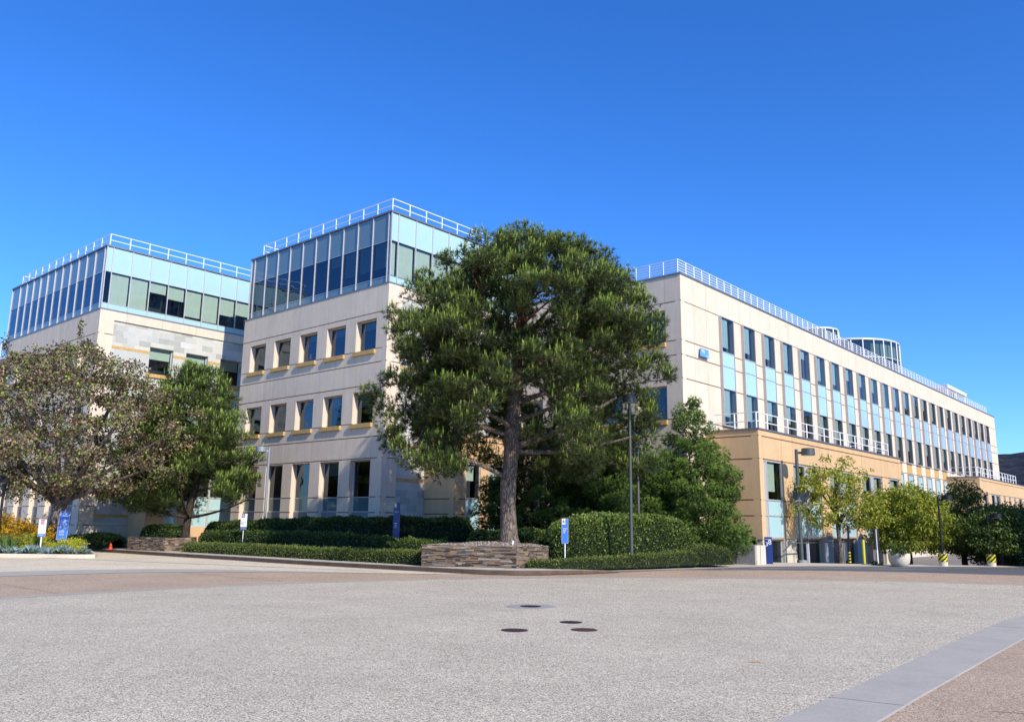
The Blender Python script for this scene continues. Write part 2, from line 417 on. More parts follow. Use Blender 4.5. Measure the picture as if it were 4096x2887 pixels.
def q_pane(w0, w1, z0, z1, y, mat, name):
    def f():
        b = MB(); b.quad((w0,y,z0),(w1,y,z0),(w1,y,z1),(w0,y,z1)); return b.mesh(name, mat)
    return wmesh((name, round(w0,2), round(w1,2), round(z0,2), round(z1,2), y, mat.name), f)
def q_box(w0, w1, z0, z1, y0, y1, mat, name):
    def f():
        b = MB(); b.box(w0, w1, y0, y1, z0, z1); return b.mesh(name, mat)
    return wmesh(('b', name, round(w0,2), round(w1,2), round(z0,2), round(z1,2), y0, y1, mat.name), f)
def q_frame(w, h, y, t, dpt, mat, bars=(), vb=()):
    def f():
        b = MB()
        b.box(0, t, y, y+dpt, 0, h); b.box(w-t, w, y, y+dpt, 0, h)
        b.box(t, w-t, y, y+dpt, 0, t); b.box(t, w-t, y, y+dpt, h-t, h)
        for z in bars: b.box(t, w-t, y+.005, y+dpt-.005, z-t*.45, z+t*.45)
        for x in vb: b.box(x-t*.5, x+t*.5, y+.003, y+dpt-.003, t, h-t)
        return b.mesh('window', mat)
    return wmesh(('frame', round(w,2), round(h,2), y, t, dpt, mat.name, tuple(bars), tuple(vb)), f)

def punched(root, face, plane, ulo, uhi, z0, z1, blind=.4, sill=True, yg=.30, glass=None):
    """square punched window: deep reveal, thin frame, blind, ochre stone sill"""
    w, h = uhi-ulo, z1-z0; fr = q_frame(w, h, yg, .055, .08, M['frame'])
    o = place('window', fr, root, face, plane, ulo, uhi, z0)
    sub('pane', q_pane(.05, w-.05, .05, h-.05, yg+.03, glass or M['glass_dark'], 'pane'), o)
    if blind > 0: sub('blind', q_box(.08, w-.08, h*(1-blind), h-.06, yg+.13, yg+.14, M['blind'], 'blind'), o)
    if sill:
        sub('sill', q_box(-.13, w+.02, -.24, -.005, -.13, .05, M['orange'], 'sill'), o)
    return o

def tall_ground(root, face, plane, ulo, uhi, z0, zs, z1, zb, blind=.3):
    """ground floor window: dark glass above a teal band above a recessed stone panel"""
    w, h = uhi-ulo, z1-z0
    o = place('window', q_frame(w, h, .30, .05, .08, M['frame'], (zs-z0,)), root, face, plane, ulo, uhi, z0)
    sub('pane', q_pane(.05, w-.05, zs-z0+.02, h-.05, .33, M['glass_dark'], 'pane'), o)
    sub('spandrel', q_pane(.05, w-.05, .04, zs-z0-.02, .335, M['teal'], 'spandrel'), o)
    if blind: sub('blind', q_box(.08, w-.08, h*(1-blind), h-.06, .43, .44, M['blind'], 'blind'), o)
    sub('base_panel', q_box(.0, w, zb-z0, -.005, .28, .36, M['concrete_dark'], 'base_panel'), o)
    return o

def glazed(root, face, plane, edges, zb, zt, blinds):
    """full-height curtain-wall bays between mullions"""
    H = zt-zb; a, b = .42, 2.50
    for i in range(len(edges)-1):
        u0, u1 = edges[i], edges[i+1]; w = u1-u0
        first = i == 0
        def f(w=w, H=H):
            m = MB(); m.box(-.024, .024, -.045, .05, 0, H-.02); m.box(.024, w-.024, .0, .06, a-.012, a+.012)
            m.box(.024, w-.024, .0, .06, b-.012, b+.012); m.box(.024, w-.024, -.01, .06, 0, .03)
            m.box(w-.028, w+.028, -.085, .05, 0, H-.03) if False else None
            return m.mesh('window', M['frame'])
        o = place('window', wmesh(('bay', round(w,2), round(H,2)), f), root, face, plane, u0, u1, zb)
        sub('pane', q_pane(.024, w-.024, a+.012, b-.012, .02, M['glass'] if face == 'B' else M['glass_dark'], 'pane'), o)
        sp = M['spandrel'] if face == 'B' else M['spandrel_shaded']
        def g(w=w):
            return None
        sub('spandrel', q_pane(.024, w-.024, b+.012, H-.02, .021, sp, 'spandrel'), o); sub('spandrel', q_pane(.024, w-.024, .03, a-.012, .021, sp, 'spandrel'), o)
        bl = blinds[i % len(blinds)]
        if bl > 0 and w > .5: sub('blind', q_box(.10, w-.06, b-(b-a)*bl, b-.03, .16, .17, M['blind'], 'blind'), o)

def railing(root, name, pts, h, rails, spacing, mat=None, t=.045, z=0):
    """pts: list of (face, plane, u, d) corners at level z"""
    mb = MB(); o = np.array(root.location)
    P = [FP(*q, z)-o for q in pts]
    for p, q in zip(P[:-1], P[1:]):
        L_ = np.linalg.norm(q-p); n = max(1, int(round(L_/spacing)))
        for r in rails: mb.bar(p+[0,0,r*h], q+[0,0,r*h], t)
        for i in range(n+1):
            if i == n and q is not P[-1]: continue
            c = p+(q-p)*i/n; mb.bar(c, c+[0,0,h+.004], t*1.25)
    return obj(name, mb.mesh(name, mat or M['white']), root)

# the roof, dark rooms behind the glass, plinth
def body(root, a0, a1, b0, b1, z0, z1, mat='room', name='core'):
    mb = MB(); o = np.array(root.location)
    P = [W(a, b, z)-o for z in (z0, z1) for a, b in ((a0, b0), (a0, b1), (a1, b1), (a1, b0))]
    mb.hexa(P); return obj(name, mb.mesh(name, M[mat]), root)
def slab(root, a0, a1, b0, b1, z0, z1, mat, name): return body(root, a0, a1, b0, b1, z0, z1, mat, name)

ZG, ZM = 17.2, 13.06            # top of the glazed storey, top of the masonry
GRV = [11.49, 9.41, 8.64, 7.41, 5.32, 4.54, 3.37, 1.30, .48]
OPA = [(.94+2.735*k, 2.69+2.735*k) for k in range(5)]
BLA = [.35, .75, .3, .45, .25]

def win_joints(offs, sgn=1, base=0, z0=-1.8, z1=ZM):
    return [(base+x, z0, z1) for p in offs for x in p]

# ---- middle office building -------------------------------------------------
mid = thing('office_building', tuple(W(0, 0, -EYE)), 'middle office block with rows of five square windows and a glass top floor', 'building')
op = []
for (a, b), bl in zip(OPA, BLA):
    op += [(a, b, 9.39, 11.17), (a, b, 5.30, 7.08), (a, b, .0-.9, 3.30)]
wall(mid, 'A', 0, .004, 14.6, -1.75, ZM, GRV, win_joints(OPA), op, M['stucco'])
for k, (a, b) in enumerate(OPA):
    punched(mid, 'A', 0, a, b, 9.39, 11.17, [.28,.3,.25,.0,.0][k]); punched(mid, 'A', 0, a, b, 5.30, 7.08, [.45,.35,.0,.2,.2][k])
    tall_ground(mid, 'A', 0, a, b, .50, 1.30, 3.30, -.9, [.0,.28,.22,.0,.3][k])
wall(mid, 'B', 0, .004, 1.05, -1.75, ZM, GRV, [], [], M['stucco'])
wall(mid, 'B', 0, 1.05, 12, 12.45, ZM, [], [(2.4*k+1.7, 0, 20) for k in range(5)], [], M['stucco'])
opb = [(3.45, 5.09, 9.37, 11.15), (5.98, 7.6, 9.37, 11.15), (8.6, 10.2, 9.37, 11.15), (3.45, 5.09, 5.3, 7.05), (5.98, 7.6, 5.3, 7.05), (8.6, 10.2, 5.3, 7.05)]
wall(mid, 'B', .10, 1.05, 12, -1.75, 12.45, [], [], opb, M['stone'], uvmap=True, name='stone_wall')
for q in opb: punched(mid, 'B', .10, *q, blind=.5, yg=.22, glass=M['glass'])
def bands(root, plane, u0, u1, levels, opens):
    mb = MB(); o = np.array(root.location)
    for z in levels:
        segs = [(u0, u1)]
        for q in opens:
            if q[2]-.1 < z < q[3]+.1: segs = [s for a, b in segs for s in ((a, min(b, q[0])), (max(a, q[1]), b)) if s[1]-s[0] > .05]
        for a, b in segs: mb.fbox('B', plane, a, b, -.012, .02, z-.09, z+.09, random.random(), origin=o)
    obj('sandstone_band', mb.mesh('sandstone_band', M['orange']), root)
bands(mid, .10, 1.06, 12, (10.73, 8.4, 4.1, 2.25), opb)
edA = [0, .25] + [.25+1.363*k for k in range(1, 11)] + [14.28]
glazed(mid, 'A', .02, edA, ZM, ZG, [0, .72, .72, .72, .3, .0, .0, .0, .35, .8, .9])
edB = [.02, .54] + [.54+1.335*k for k in range(1, 8)] + [11.9]
glazed(mid, 'B', .02, edB, ZM, ZG, [.95, .95, 1, .9, .6, .95])
slab(mid, -.04, 14.40, -.04, 12.0, ZG, ZG+.10, 'cap', 'roof_edge')
slab(mid, 14.22, 14.30, .1, 12, ZM, ZG, 'spandrel_blue', 'end_glazing')
slab(mid, -.03, 14.63, -.03, 12.0, ZM-.02, ZM+.05, 'cap', 'storey_band')
slab(mid, .3, 14.1, .3, 11.8, ZG+.10, ZG+.14, 'roof', 'roof')
body(mid, 1.3, 14.2, 1.3, 11.9, -1.7, ZG-.05)
body(mid, 14.2, 14.6, .4, 12, -1.75, ZM-.03, 'stucco', 'end_wall')
for z in (8.2, 12.4, 4.1): body(mid, .42, 1.28, .42, 11.9, z, z+.5, 'room', 'ceiling_void')
railing(mid, 'roof_railing', [('B', .25, 12, 0), ('B', .25, .25, 0), ('B', 13.3, .25, 0), ('B', 13.3, 3, 0)], .90, (.55, 1.0), 1.335, z=ZG+.02)
# tan bay on the sunlit side
def tan_bay(root, pa, pb, b1, zt, opens, adepth, g=(4.5, 3.37, 1.27, .45)):
    wall(root, 'A', pb, pa+.004, pa+adepth, -1.75, zt, list(g), [], [], M['tan'], name='bay_wall')
    wall(root, 'B', pa, pb+.004, b1, -1.75, zt, list(g), [(x, -2, 9) for q in opens for x in q[:2]], opens, M['tan'], name='bay_wall')
    slab(root, pa-.05, pa+adepth, pb-.05, b1, zt, zt+.07, 'cap', 'bay_roof_edge')
    body(root, pa+.9, pa+adepth-.05, pb+.42, b1-.1, -1.7, zt-.05, 'room', 'bay_core')
def bay_window(root, plane, u0, u1, z1=3.31, zs=1.32, zm=.55, z0=-.58, blind=.5, proj=.0, left=.0):
    """aluminium framed strip: glass over two pale glazed panels"""
    w, h = u1-u0, z1-z0; y = .04-proj
    o = place('window', q_frame(w, h, y, .07, .10, M['frame'], (zs-z0, zm-z0), ((left,) if left else ())), root, 'B', plane, u0, u1, z0)
    x0 = left+.03 if left else .07
    sub('pane', q_pane(x0, w-.07, zs-z0+.03, h-.07, y+.05, M['glass'], 'pane'), o)
    def g():
        return None
    sub('spandrel', q_pane(x0, w-.07, .07, zm-z0-.03, y+.05, M['spandrel'], 'spandrel'), o); sub('spandrel', q_pane(x0, w-.07, zm-z0+.03, zs-z0-.03, y+.05, M['spandrel'], 'spandrel'), o)
    if left: sub('metal_cladding', q_pane(.07, left-.03, .07, h-.07, y+.04, M['fin'], 'metal_cladding'), o)
    if blind: sub('blind', q_box(x0+.02, x0+(w-x0)*.62, (zs-z0)+(1-blind)*(z1-zs), h-.08, y+.14, y+.15, M['blind'], 'blind'), o)
tan_bay(mid, -2.33, 3.2, 8.15, 4.81, [(4.08, 5.25, -.58, 3.25), (5.95, 7.3, -.58, 3.25)], 2.40)
bay_window(mid, -2.33, 4.08, 5.25, z1=3.25); bay_window(mid, -2.33, 5.95, 7.3, z1=3.25)
railing(mid, 'terrace_railing', [('A', 3.35, -.2, 0), ('A', 3.35, -2.15, 0), ('A', 8.1, -2.15, 0)], .85, (.5, 1), 1.2, z=4.86)

# ---- left office building ---------------------------------------------------
LA, LB = 18.87, -7.63
left = thing('office_building', tuple(W(LA, LB, -EYE)), 'left office block with slate tile side wall behind the bronze leaved tree', 'building')
OPL = [(LA+a, LA+b) for a, b in OPA]; OPL.append((LA+.94+2.735*5, LA+2.69+2.735*5-.3))
GL = [11.49, 9.41, 8.64, 7.41, 5.32, 4.54, 3.37, 1.5, .72, -.42]
op = []
for a, b in OPL: op += [(a, b, 9.39, 11.17), (a, b, 5.30, 7.08), (a+.03, b-.12, -.40, 3.30)]
wall(left, 'A', LB, LA+.004, 34.6, -1.79, ZM, GL, [(x, -2, ZM) for p in OPL for x in p], op, M['stucco'])
for k, (a, b) in enumerate(OPL):
    punched(left, 'A', LB, a, b, 9.39, 11.17, .3); punched(left, 'A', LB, a, b, 5.30, 7.08, .3)
    w = b-.12-a-.03
    tall_ground(left, 'A', LB, a+.03, b-.12, .72, 1.5, 3.30, -.40, .15)
wall(left, 'B', LA, LB+.004, LB+.92, -1.79, ZM, GL, [], [], M['stucco'])
wall(left, 'B', LA, LB+.92, 10, 12.45, ZM, [], [(LB+1.7+2.4*k, 0, 20) for k in range(7)], [], M['stucco'])
opl = [(b0, b0+1.62, z0, z0+1.78) for b0 in (-4.18, -1.65, .91, 3.5, 6.0) for z0 in (9.37, 5.3)]
wall(left, 'B', LA+.10, LB+.92, 10, -.44, 12.45, [], [], opl, M['stone'], uvmap=True, name='stone_wall')
wall(left, 'B', LA+.02, LB+.93, 10, -1.79, -.46, [], [], [], M['concrete'], name='plinth')
for q in opl: punched(left, 'B', LA+.10, *q, blind=.42, yg=.22, glass=M['glass'])
bands(left, LA+.10, LB+.93, 10, (10.75, 8.4, 4.1, 2.3, .15), opl)
edA = [LA, LA+.3] + [LA+.36+1.32*k for k in range(1, 12)] + [35.4]
glazed(left, 'A', LB+.02, edA, ZM, ZG, [0, .2, .2, .1, .2, .3, .2, .15])
edB = [LB+.02, LB+.42] + [LB+.42+1.275*k for k in range(1, 13)]
glazed(left, 'B', LA+.02, edB, ZM, ZG, [.9, 1, 1, .35, .45, .9, .95, .6, .5])
slab(left, LA-.04, 35.5, LB-.04, 10, ZG, ZG+.10, 'cap', 'roof_edge')
slab(left, 35.35, 35.42, LB+.1, 10, ZM, ZG, 'spandrel_blue', 'end_glazing')
slab(left, LA-.03, 35.5, LB-.03, 10, ZM-.02, ZM+.05, 'cap', 'storey_band')
slab(left, LA+.3, 35.2, LB+.3, 9.8, ZG+.10, ZG+.14, 'roof', 'roof')
body(left, LA+1.3, 35.3, LB+1.3, 9.9, -1.7, ZG-.05)
body(left, 34.2, 34.6, LB+.4, 10, -1.75, ZM-.03, 'stucco', 'end_wall')
for z in (8.2, 12.4, 4.1): body(left, LA+.42, LA+1.28, LB+.42, 9.9, z, z+.5, 'room', 'ceiling_void')
railing(left, 'roof_railing', [('B', LA+.25, 9.5, 0), ('B', LA+.25, LB+.25, 0), ('B', 34.2, LB+.25, 0), ('B', 34.2, -4, 0)], .90, (.55, 1.0), 1.3, z=ZG+.02)
tan_bay(left, LA-2.2, -4.55, 1.75, 4.81, [(-3.35, -2.45, -.5, 3.25), (-2.05, 1.3, -.5, 3.25)], 2.28)
bay_window(left, LA-2.2, -3.35, -2.45, z1=3.25, z0=-.5); bay_window(left, LA-2.2, -2.05, -.4, z1=3.25, zs=1.4, zm=.6, z0=-.5, blind=0); bay_window(left, LA-2.2, -.4, 1.3, z1=3.25, zs=1.4, zm=.6, z0=-.5, blind=.6)

# ---- wing behind the left edge ----------------------------------------------
wing = thing('office_building', tuple(W(37, -6, -EYE)), 'sliver of cream and tan wing with louvred white railing at the left edge', 'building')
wall(wing, 'A', -6.0, 36.0, 50, -1.79, 11.9, [9.41, 8.64, 5.32, 3.37], [(36+2.7*k, -2, 12) for k in range(1, 5)], [(37+2.74*k, 38.6+2.74*k, z, z+1.78) for k in range(4) for z in (5.3, 1.2)], M['stucco'])
for k in range(4):
    for z in (5.3, 1.2): punched(wing, 'A', -6.0, 37+2.74*k, 38.6+2.74*k, z, z+1.78, .3)
wall(wing, 'A', -7.4, 36.0, 50, 9.9, 11.3, [10.6], [], [], M['tan'], name='fascia')
body(wing, 36.02, 50, -5.6, 6, -1.75, 11.8); slab(wing, 35.9, 50, -7.45, 6, 11.9, 12.05, 'white', 'roof_edge')
railing(wing, 'roof_railing', [('A', -7.2, 50, 0), ('A', -7.2, 36.1, 0), ('A', 5, 36.1, 0)], 1.5, (.15, .32, .49, .66, .83, 1.0), 1.5, z=12.05, t=.07)

# ---- right office building --------------------------------------------------
RP, RB0 = -13.56, 8.19
right = thing('office_building', tuple(W(RP, RB0, -EYE)), 'long cream office block on the right with many tall window strips', 'building')
ZR = 12.92
GR = [11.49, 9.41, 8.64, 7.41, 5.33, 4.5, 3.25, 1.3, .5]
OPR = [(RP+.94+2.735*k, RP+2.69+2.735*k) for k in range(4)]
op = []
for a, b in OPR: op += [(a, b, 9.37, 11.11), (a, b, 5.3, 7.08), (a, b, -.9, 3.25)]
wall(right, 'A', RB0, RP+.004, -2.3, -1.79, ZR, GR, [(x, -2, ZR) for p in OPR for x in p[:1]], op, M['stucco'])
for k, (a, b) in enumerate(OPR):
    punched(right, 'A', RB0, a, b, 9.37, 11.11, [0,.3,.3,.3][k]); punched(right, 'A', RB0, a, b, 5.3, 7.08, .3)
    tall_ground(right, 'A', RB0, a, b, .5, 1.3, 3.25, -.9)
NW = 24
WU = [12.33+2.755*k for k in range(NW)]
jt = [(x, -3, ZR) for x in (9.52, 10.93)] + [(12.27+1.3775*k, 11.49, ZR) for k in range(50)] + [(u-.02, -3, 11.49) for u in WU] + [(u+1.58, -3, 11.49) for u in WU]
opr = [(u+.02, u+1.54, 5.33, 11.47) for u in WU] + [(u+.02, u+1.54, .5, 4.44) for u in WU if 33 < u < 57.5] 
wall(right, 'B', RP, RB0+.004, 81.4, -2.6, ZR, GR, jt, opr, M['stucco'], th=.34)
PAT = [(.86,.75), (.8,.75), (.75,.6), (.9,.55), (.3,.0), (.85,.6), (.8,.7), (.45,.65), (.5,.7), (.55,.8), (.95,.5), (.8,.55), (.7,.5), (.9,.9), (.5,.5), (.85,.95), (1,.6), (.4,.4), (.9,.6), (.6,.7), (.8,.4), (.7,.7), (.5,.3), (.6,.5)]
def strip_frame():
    m = MB(); w, h = 1.54, 6.14; y0, y1 = -.17, .10
    for a, b in ((0, .045), (w-.045, w)): m.box(a, b, y0, y1, 0, h)
    m.box(.045, w-.045, y0+.002, y1, 0, .06); m.box(.045, w-.045, y0+.002, y1, h-.05, h)
    for z in (2.08, 3.34, 4.13): m.box(.045, w-.045, -.145, -.06, z-.022, z+.022)
    return m.mesh('window', M['fin'])
SF = strip_frame()
for k, u in enumerate(WU):
    o = place('window', SF, right, 'B', RP, u+.02, u+1.56, 5.33)
    sub('pane', q_pane(.045, 1.495, 4.15, 6.09, -.12, M['glass_strip'], 'pane'), o)
    sub('pane', q_pane(.045, 1.495, .06, 2.06, -.12, M['glass_strip'], 'pane'), o)
    for a, b in ((2.10, 3.32), (3.36, 4.11)): sub('spandrel', q_pane(.045, 1.495, a, b, -.12, M['spandrel_blue'], 'spandrel'), o)
    b1, b2 = PAT[k]
    if b1: sub('blind', q_box(.10, .95, 6.09-1.94*b1, 6.07, -.04, -.03, M['blind'], 'blind'), o)
    if b2: sub('blind', q_box(.10, .95, 2.06-2.0*b2, 2.04, -.04, -.03, M['blind'], 'blind'), o)
    if u < 58: sub('sandstone_panel', q_box(.05, 1.50, -.80, -.10, -.015, .01, M['orange'], 'sandstone_panel'), o)
    if 33 < u < 57.5:
        fm = q_frame(1.50, 3.94, -.10, .045, .2, M['fin'], (2.0,))
        o2 = place('window', fm, right, 'B', RP, u+.03, u+1.53, .50)
        sub('pane', q_pane(.045, 1.455, .05, 1.97, -.02, M['glass'], 'pane'), o2)
        sub('spandrel', q_pane(.045, 1.455, 2.03, 3.89, -.02, M['spandrel'], 'spandrel'), o2)
slab(right, RP-.05, 5, 12.0, 81.42, ZR, ZR+.09, 'cap', 'roof_edge'); slab(right, RP-.05, -2.3, RB0-.05, 12.0, ZR, ZR+.09, 'cap', 'roof_edge')
slab(right, RP+.5, 4.8, 12.2, 81, ZR+.09, ZR+.12, 'roof', 'roof')
body(right, RP+1.0, -2.4, RB0+1.1, 12.02, -2.5, ZR-.05); body(right, RP+1.0, 4.9, 12.02, 80.9, -2.5, ZR-.06)
body(right, RP+.36, 4.9, 80.95, 81.38, -2.5, ZR-.02, 'stucco', 'end_wall')
for z in (12.0, 4.6, 8.0): body(right, RP+.36, RP+1.0, RB0+.5, 80.9, z, z+.35, 'room', 'ceiling_void')
railing(right, 'roof_railing', [('B', RP+.28, 79.0, 0), ('B', RP+.28, RB0+.28, 0), ('B', -3, RB0+.28, 0)], .84, (.12, .30, .47, .65, .82, 1.0), .885, z=ZR+.09, t=.035)
# two storey tan podiums
PP, PB = -16.48, 10.4
pw = [(10.87, 13.17), (14.57, 18.4), (19.8, 23.9), (25.45, 29.27), (30.63, 32.9)]
GP = [4.48, 3.33, 1.30, .52]
def podium(root, pa, pb, b1, wins, zt, far_h, g=GP):
    opn = [(a, b, -.6, 3.31) for a, b in wins]
    jj = [(x, -2, 9) for q in wins for x in q]
    wall(root, 'A', pb, pa+.004, RP-.003, -.62, zt, g, [], [], M['tan'], name='podium_wall')
    wall(root, 'B', pa, pb+.004, b1, -.62, zt, g, jj, opn, M['tan'], name='podium_wall')
    slab(root, pa-.06, RP, pb-.06, b1+.02, zt, zt+.08, 'cap', 'podium_roof_edge')
    body(root, pa+1.0, RP+.3, pb+.5, b1-.4, -2.5, zt-.1, 'room', 'podium_core')
    body(root, pa+.36, RP+.3, b1-.38, b1-.02, -2.5, zt-.02, 'tan', 'podium_end_wall')
    # concrete garage level: piers between dark bays
    prev = pb
    for a, b in wins:
        body(root, pa+.03, pa+.5, prev+.05 if prev == pb else prev-.12, a+.02, -2.6, -.64, 'concrete', 'pier'); prev = b
    body(root, pa+.03, pa+.5, prev-.12, b1-.05, -2.6, -.64, 'concrete', 'pier')
    for a, b in wins:
        n = 2 if b-a > 3 else 1
        for i in range(n):
            w = (b-a)/n
            o = place('garage_window', q_frame(w-.25, 1.9, .2, .06, .1, M['frame']), root, 'B', pa, a+i*w+.12, a+(i+1)*w-.13, -2.55)
            sub('pane', q_pane(.05, w-.3, .05, 1.85, .24, M['bay_dark'], 'pane'), o)
            if i == 0 and n == 1: sub('blind', q_box(.1, (w-.3)*.6, .1, 1.8, .34, .35, M['blind'], 'blind'), o)
    for a, b in wins:
        if b-a > 3:
            m = (a+b)/2
            bay_window(root, pa, a+.05, m-.25, blind=.5); bay_window(root, pa, m+.25, b-.05, blind=.7)
            slabw = MB(); slabw.fbox('B', pa, m-.25, m+.25, .06, .3, -.6, 3.31, origin=np.array(root.location)); obj('metal_pier', slabw.mesh('metal_pier', M['fin']), root)
        else: bay_window(root, pa, a+.02, b-.02, blind=.78, left=.45)
podium(right, PP, PB, 33.5, pw, 4.79, 0)
railing(right, 'terrace_railing', [('A', PB+.3, RP-.35, 0), ('A', PB+.3, PP+.2, 0), ('A', 31.6, PP+.2, 0), ('A', 31.6, RP-.2, 0)], .84, (.47, 1.0), 1.31, z=4.87)
P3A, P3B = -16.35, 57.7
podium(right, P3A, P3B, 92, [(58.9, 60.6), (62.0, 65.9), (67.4, 68.3), (69.9, 70.8), (72.4, 73.3), (75, 76.8), (78.3, 82), (84, 88)], 4.75, 0)
railing(right, 'terrace_railing', [('A', P3B+.3, RP-.35, 0), ('A', P3B+.3, P3A+.2, 0), ('A', 75.5, P3A+.2, 0), ('A', 75.5, RP-.2, 0)], .86, (.47, 1.0), 1.31, z=4.83)

# ---- glass rotundas and canopy on the right roof (separate pavilions) ---------
def rotunda(cx, cy, z0, z1, r, n, zm, label):
    t = thing('rooftop_rotunda', (cx, cy, z0), label, 'rooftop pavilion')
    fr = MB(); pn = MB(); h = z1-z0
    P = [(r*math.cos(2*math.pi*(i+.3)/n), r*math.sin(2*math.pi*(i+.3)/n)) for i in range(n)]
    for i in range(n):
        a, b = P[i], P[(i+1) % n]
        fr.bar((*a, 0), (*a, h), .085)
        for z in ([0.05, h-.07] + ([h-zm] if zm else [])): fr.bar((*a, z), (*b, z), .07 if z < h-.1 else .11)
        pn.quad((a[0]*.995, a[1]*.995, 0), (b[0]*.995, b[1]*.995, 0), (b[0]*.995, b[1]*.995, h), (a[0]*.995, a[1]*.995, h))
    obj('frame', fr.mesh('frame', M['frame']), t)
    obj('glazing', pn.mesh('glazing', M['glass']), t)
    bl = MB()
    for i in range(n):
        a, b = P[i], P[(i+1) % n]; s = .93
        bl.quad((a[0]*s, a[1]*s, h-(zm or h)*.95), (b[0]*s, b[1]*s, h-(zm or h)*.95), (b[0]*s, b[1]*s, h-.1), (a[0]*s, a[1]*s, h-.1))
    obj('blinds', bl.mesh('blinds', M['blind_dim']), t)
    rf = MB(); rf.cyl(0, 0, h-.02, h+.04, r*1.005, n=n); obj('roof', rf.mesh('roof', M['white']), t)
    co = MB(); co.cyl(0, 0, .02, h-.3, r*.5, n=12); obj('inner_core', co.mesh('inner_core', M['room']), t)
D = 85.0
rotunda(32.1, 78.7, ZR+EYE+.1, 18.75, 4.95, 30, 1.7, 'large round glass rotunda on the roof of the long right block')
rotunda(29.66, 79.6, ZR+EYE+.1, 20.6, 2.3, 16, 0, 'small round glass rotunda on the roof, left of the large one')
t = thing('rooftop_canopy', tuple(W(-9.5, 74.5, ZR+.1)), 'flat white canopy on thin posts near the far end of the roof', 'canopy')
mb = MB(); o_ = np.array(t.location)
Pc = [W(a, b, z)-o_ for z in (15.55, 15.95) for a, b in ((-11, 72.3), (-11, 81), (-7, 81), (-7, 72.3))]; mb.hexa(Pc); obj('roof', mb.mesh('roof', M['white']), t)
for a, b in ((-10.8, 72.8), (-10.8, 80.6), (-7.2, 72.8), (-7.2, 80.6), (-10.8, 76.6)):
    mb = MB(); mb.bar(W(a, b, ZR+.1)-o_, W(a, b, 15.6)-o_, .18); obj('post', mb.mesh('post', M['white']), t)

# ---- unseen block added beyond the right edge to shade the far trees ----
shade_block = thing('office_building', (34, 34, 0), 'unseen tan block added beyond the right edge to shade the far trees', 'building')
mb = MB(); mb.box(-5.3, 16, 2.5, 8.5, 0, 9.0); obj('wall', mb.mesh('wall', M['tan']), shade_block)
mb = MB(); mb.box(-5.4, 16.1, 2.4, 8.6, 9.0, 9.15); obj('roof_edge', mb.mesh('roof_edge', M['cap']), shade_block)
for i in range(6):
    o = obj('window', q_frame(2, 1.8, -.02, .07, .1, M['frame']), shade_block, (-4+3.3*i, 2.45, 5)); sub('pane', q_pane(.05, 1.95, .05, 1.75, .0, M['glass_dark'], 'pane'), o)
    o = obj('window', q_frame(2, 1.8, -.02, .07, .1, M['frame']), shade_block, (-4+3.3*i, 2.45, 1.2)); sub('pane', q_pane(.05, 1.95, .05, 1.75, .0, M['glass_dark'], 'pane'), o)

# ---- 790 sign ----
def text(body_, size, mat, parent, loc, rot=(math.pi/2, 0, 0), name='lettering', align='LEFT', extr=.004, xs=1.0):
    c = bpy.data.curves.new(name, 'FONT'); c.body = body_; c.size = size; c.extrude = extr; c.align_x = align; c.space_line = .85
    c.offset = size*.012
    tmp = bpy.data.objects.new('tmp', c); COL.objects.link(tmp); dg = bpy.context.evaluated_depsgraph_get()
    me = bpy.data.meshes.new_from_object(tmp.evaluated_get(dg)); bpy.data.objects.remove(tmp); me.materials.clear(); me.materials.append(mat); me.name = name
    o = bpy.data.objects.new(name, me); o.location = loc; o.rotation_euler = rot; o.scale = (xs, 1, 1); return link(o, parent)
t = thing('building_number_sign', tuple(FP('B', RP, 9.85, -.10, 8.79)), 'curved blue plaque reading 790 high on the cream wall', 'sign', rotz=ROT['B'])
mb = MB(); K = 8
for i in range(K):
    z0, z1 = .46*i/K, .46*(i+1)/K; f = lambda z: -.07*(1-z/.46)**2; s = lambda z: .13*z/.46
    mb.hexa([(s(z0), f(z0), z0), (1.0+s(z0)*.4, f(z0), z0), (1.0+s(z0)*.4, f(z0)+.03, z0), (s(z0), f(z0)+.03, z0), (s(z1), f(z1), z1), (1.0+s(z1)*.4, f(z1), z1), (1.0+s(z1)*.4, f(z1)+.03, z1), (s(z1), f(z1)+.03, z1)])
obj('panel', mb.mesh('panel', M['sky_blue']), t)
for x in (.2, .8):
    mb = MB(); mb.bar((x, .0, .23), (x, .10, .23), .05); obj('bracket', mb.mesh('bracket', M['frame']), t)
text('790', .27, M['wht'], t, (.10, -.045, .19))
mb = MB(); mb.box(.62, .95, -.08, -.065, .055, .09); obj('small_lettering', mb.mesh('small_lettering', M['wht']), t)
# ------------------------------------------------------------------ ground, kerbs and paving
def sheet(name, pts, z, mat, kind='structure', label=None):
    me = bpy.data.meshes.new(name); me.from_pydata([(x, y, z) for x, y in pts], [], [list(range(len(pts)))])
    me.materials.append(M[mat]); o = obj(name, me)
    if me.polygons[0].normal.z < 0: me.flip_normals()
    return tag(o, label, None, None, kind)
def sm(x, a, b): t = np.clip((x-a)/(b-a), 0, 1); return t*t*(3-2*t)
def gz(x, y):      # the ground drops behind the far right road and rises into the far distance
    d = y-(40.9+.10*(x-18)); return -.5*sm(d, 0, 3.0)*sm(x, 13, 19) - .012
xs = np.concatenate([[-4000,-1500,-500,-150,-80], np.arange(-60, 90, 1.5), [100,150,500,1500,4000]])
ys = np.concatenate([[-3000,-500,-100,-40], np.arange(-20, 110, 1.5), [130,200,500,1500,4500]])
X, Y = np.meshgrid(xs, ys); V = np.stack([X, Y, gz(X, Y)], -1).reshape(-1, 3); nx = len(xs)
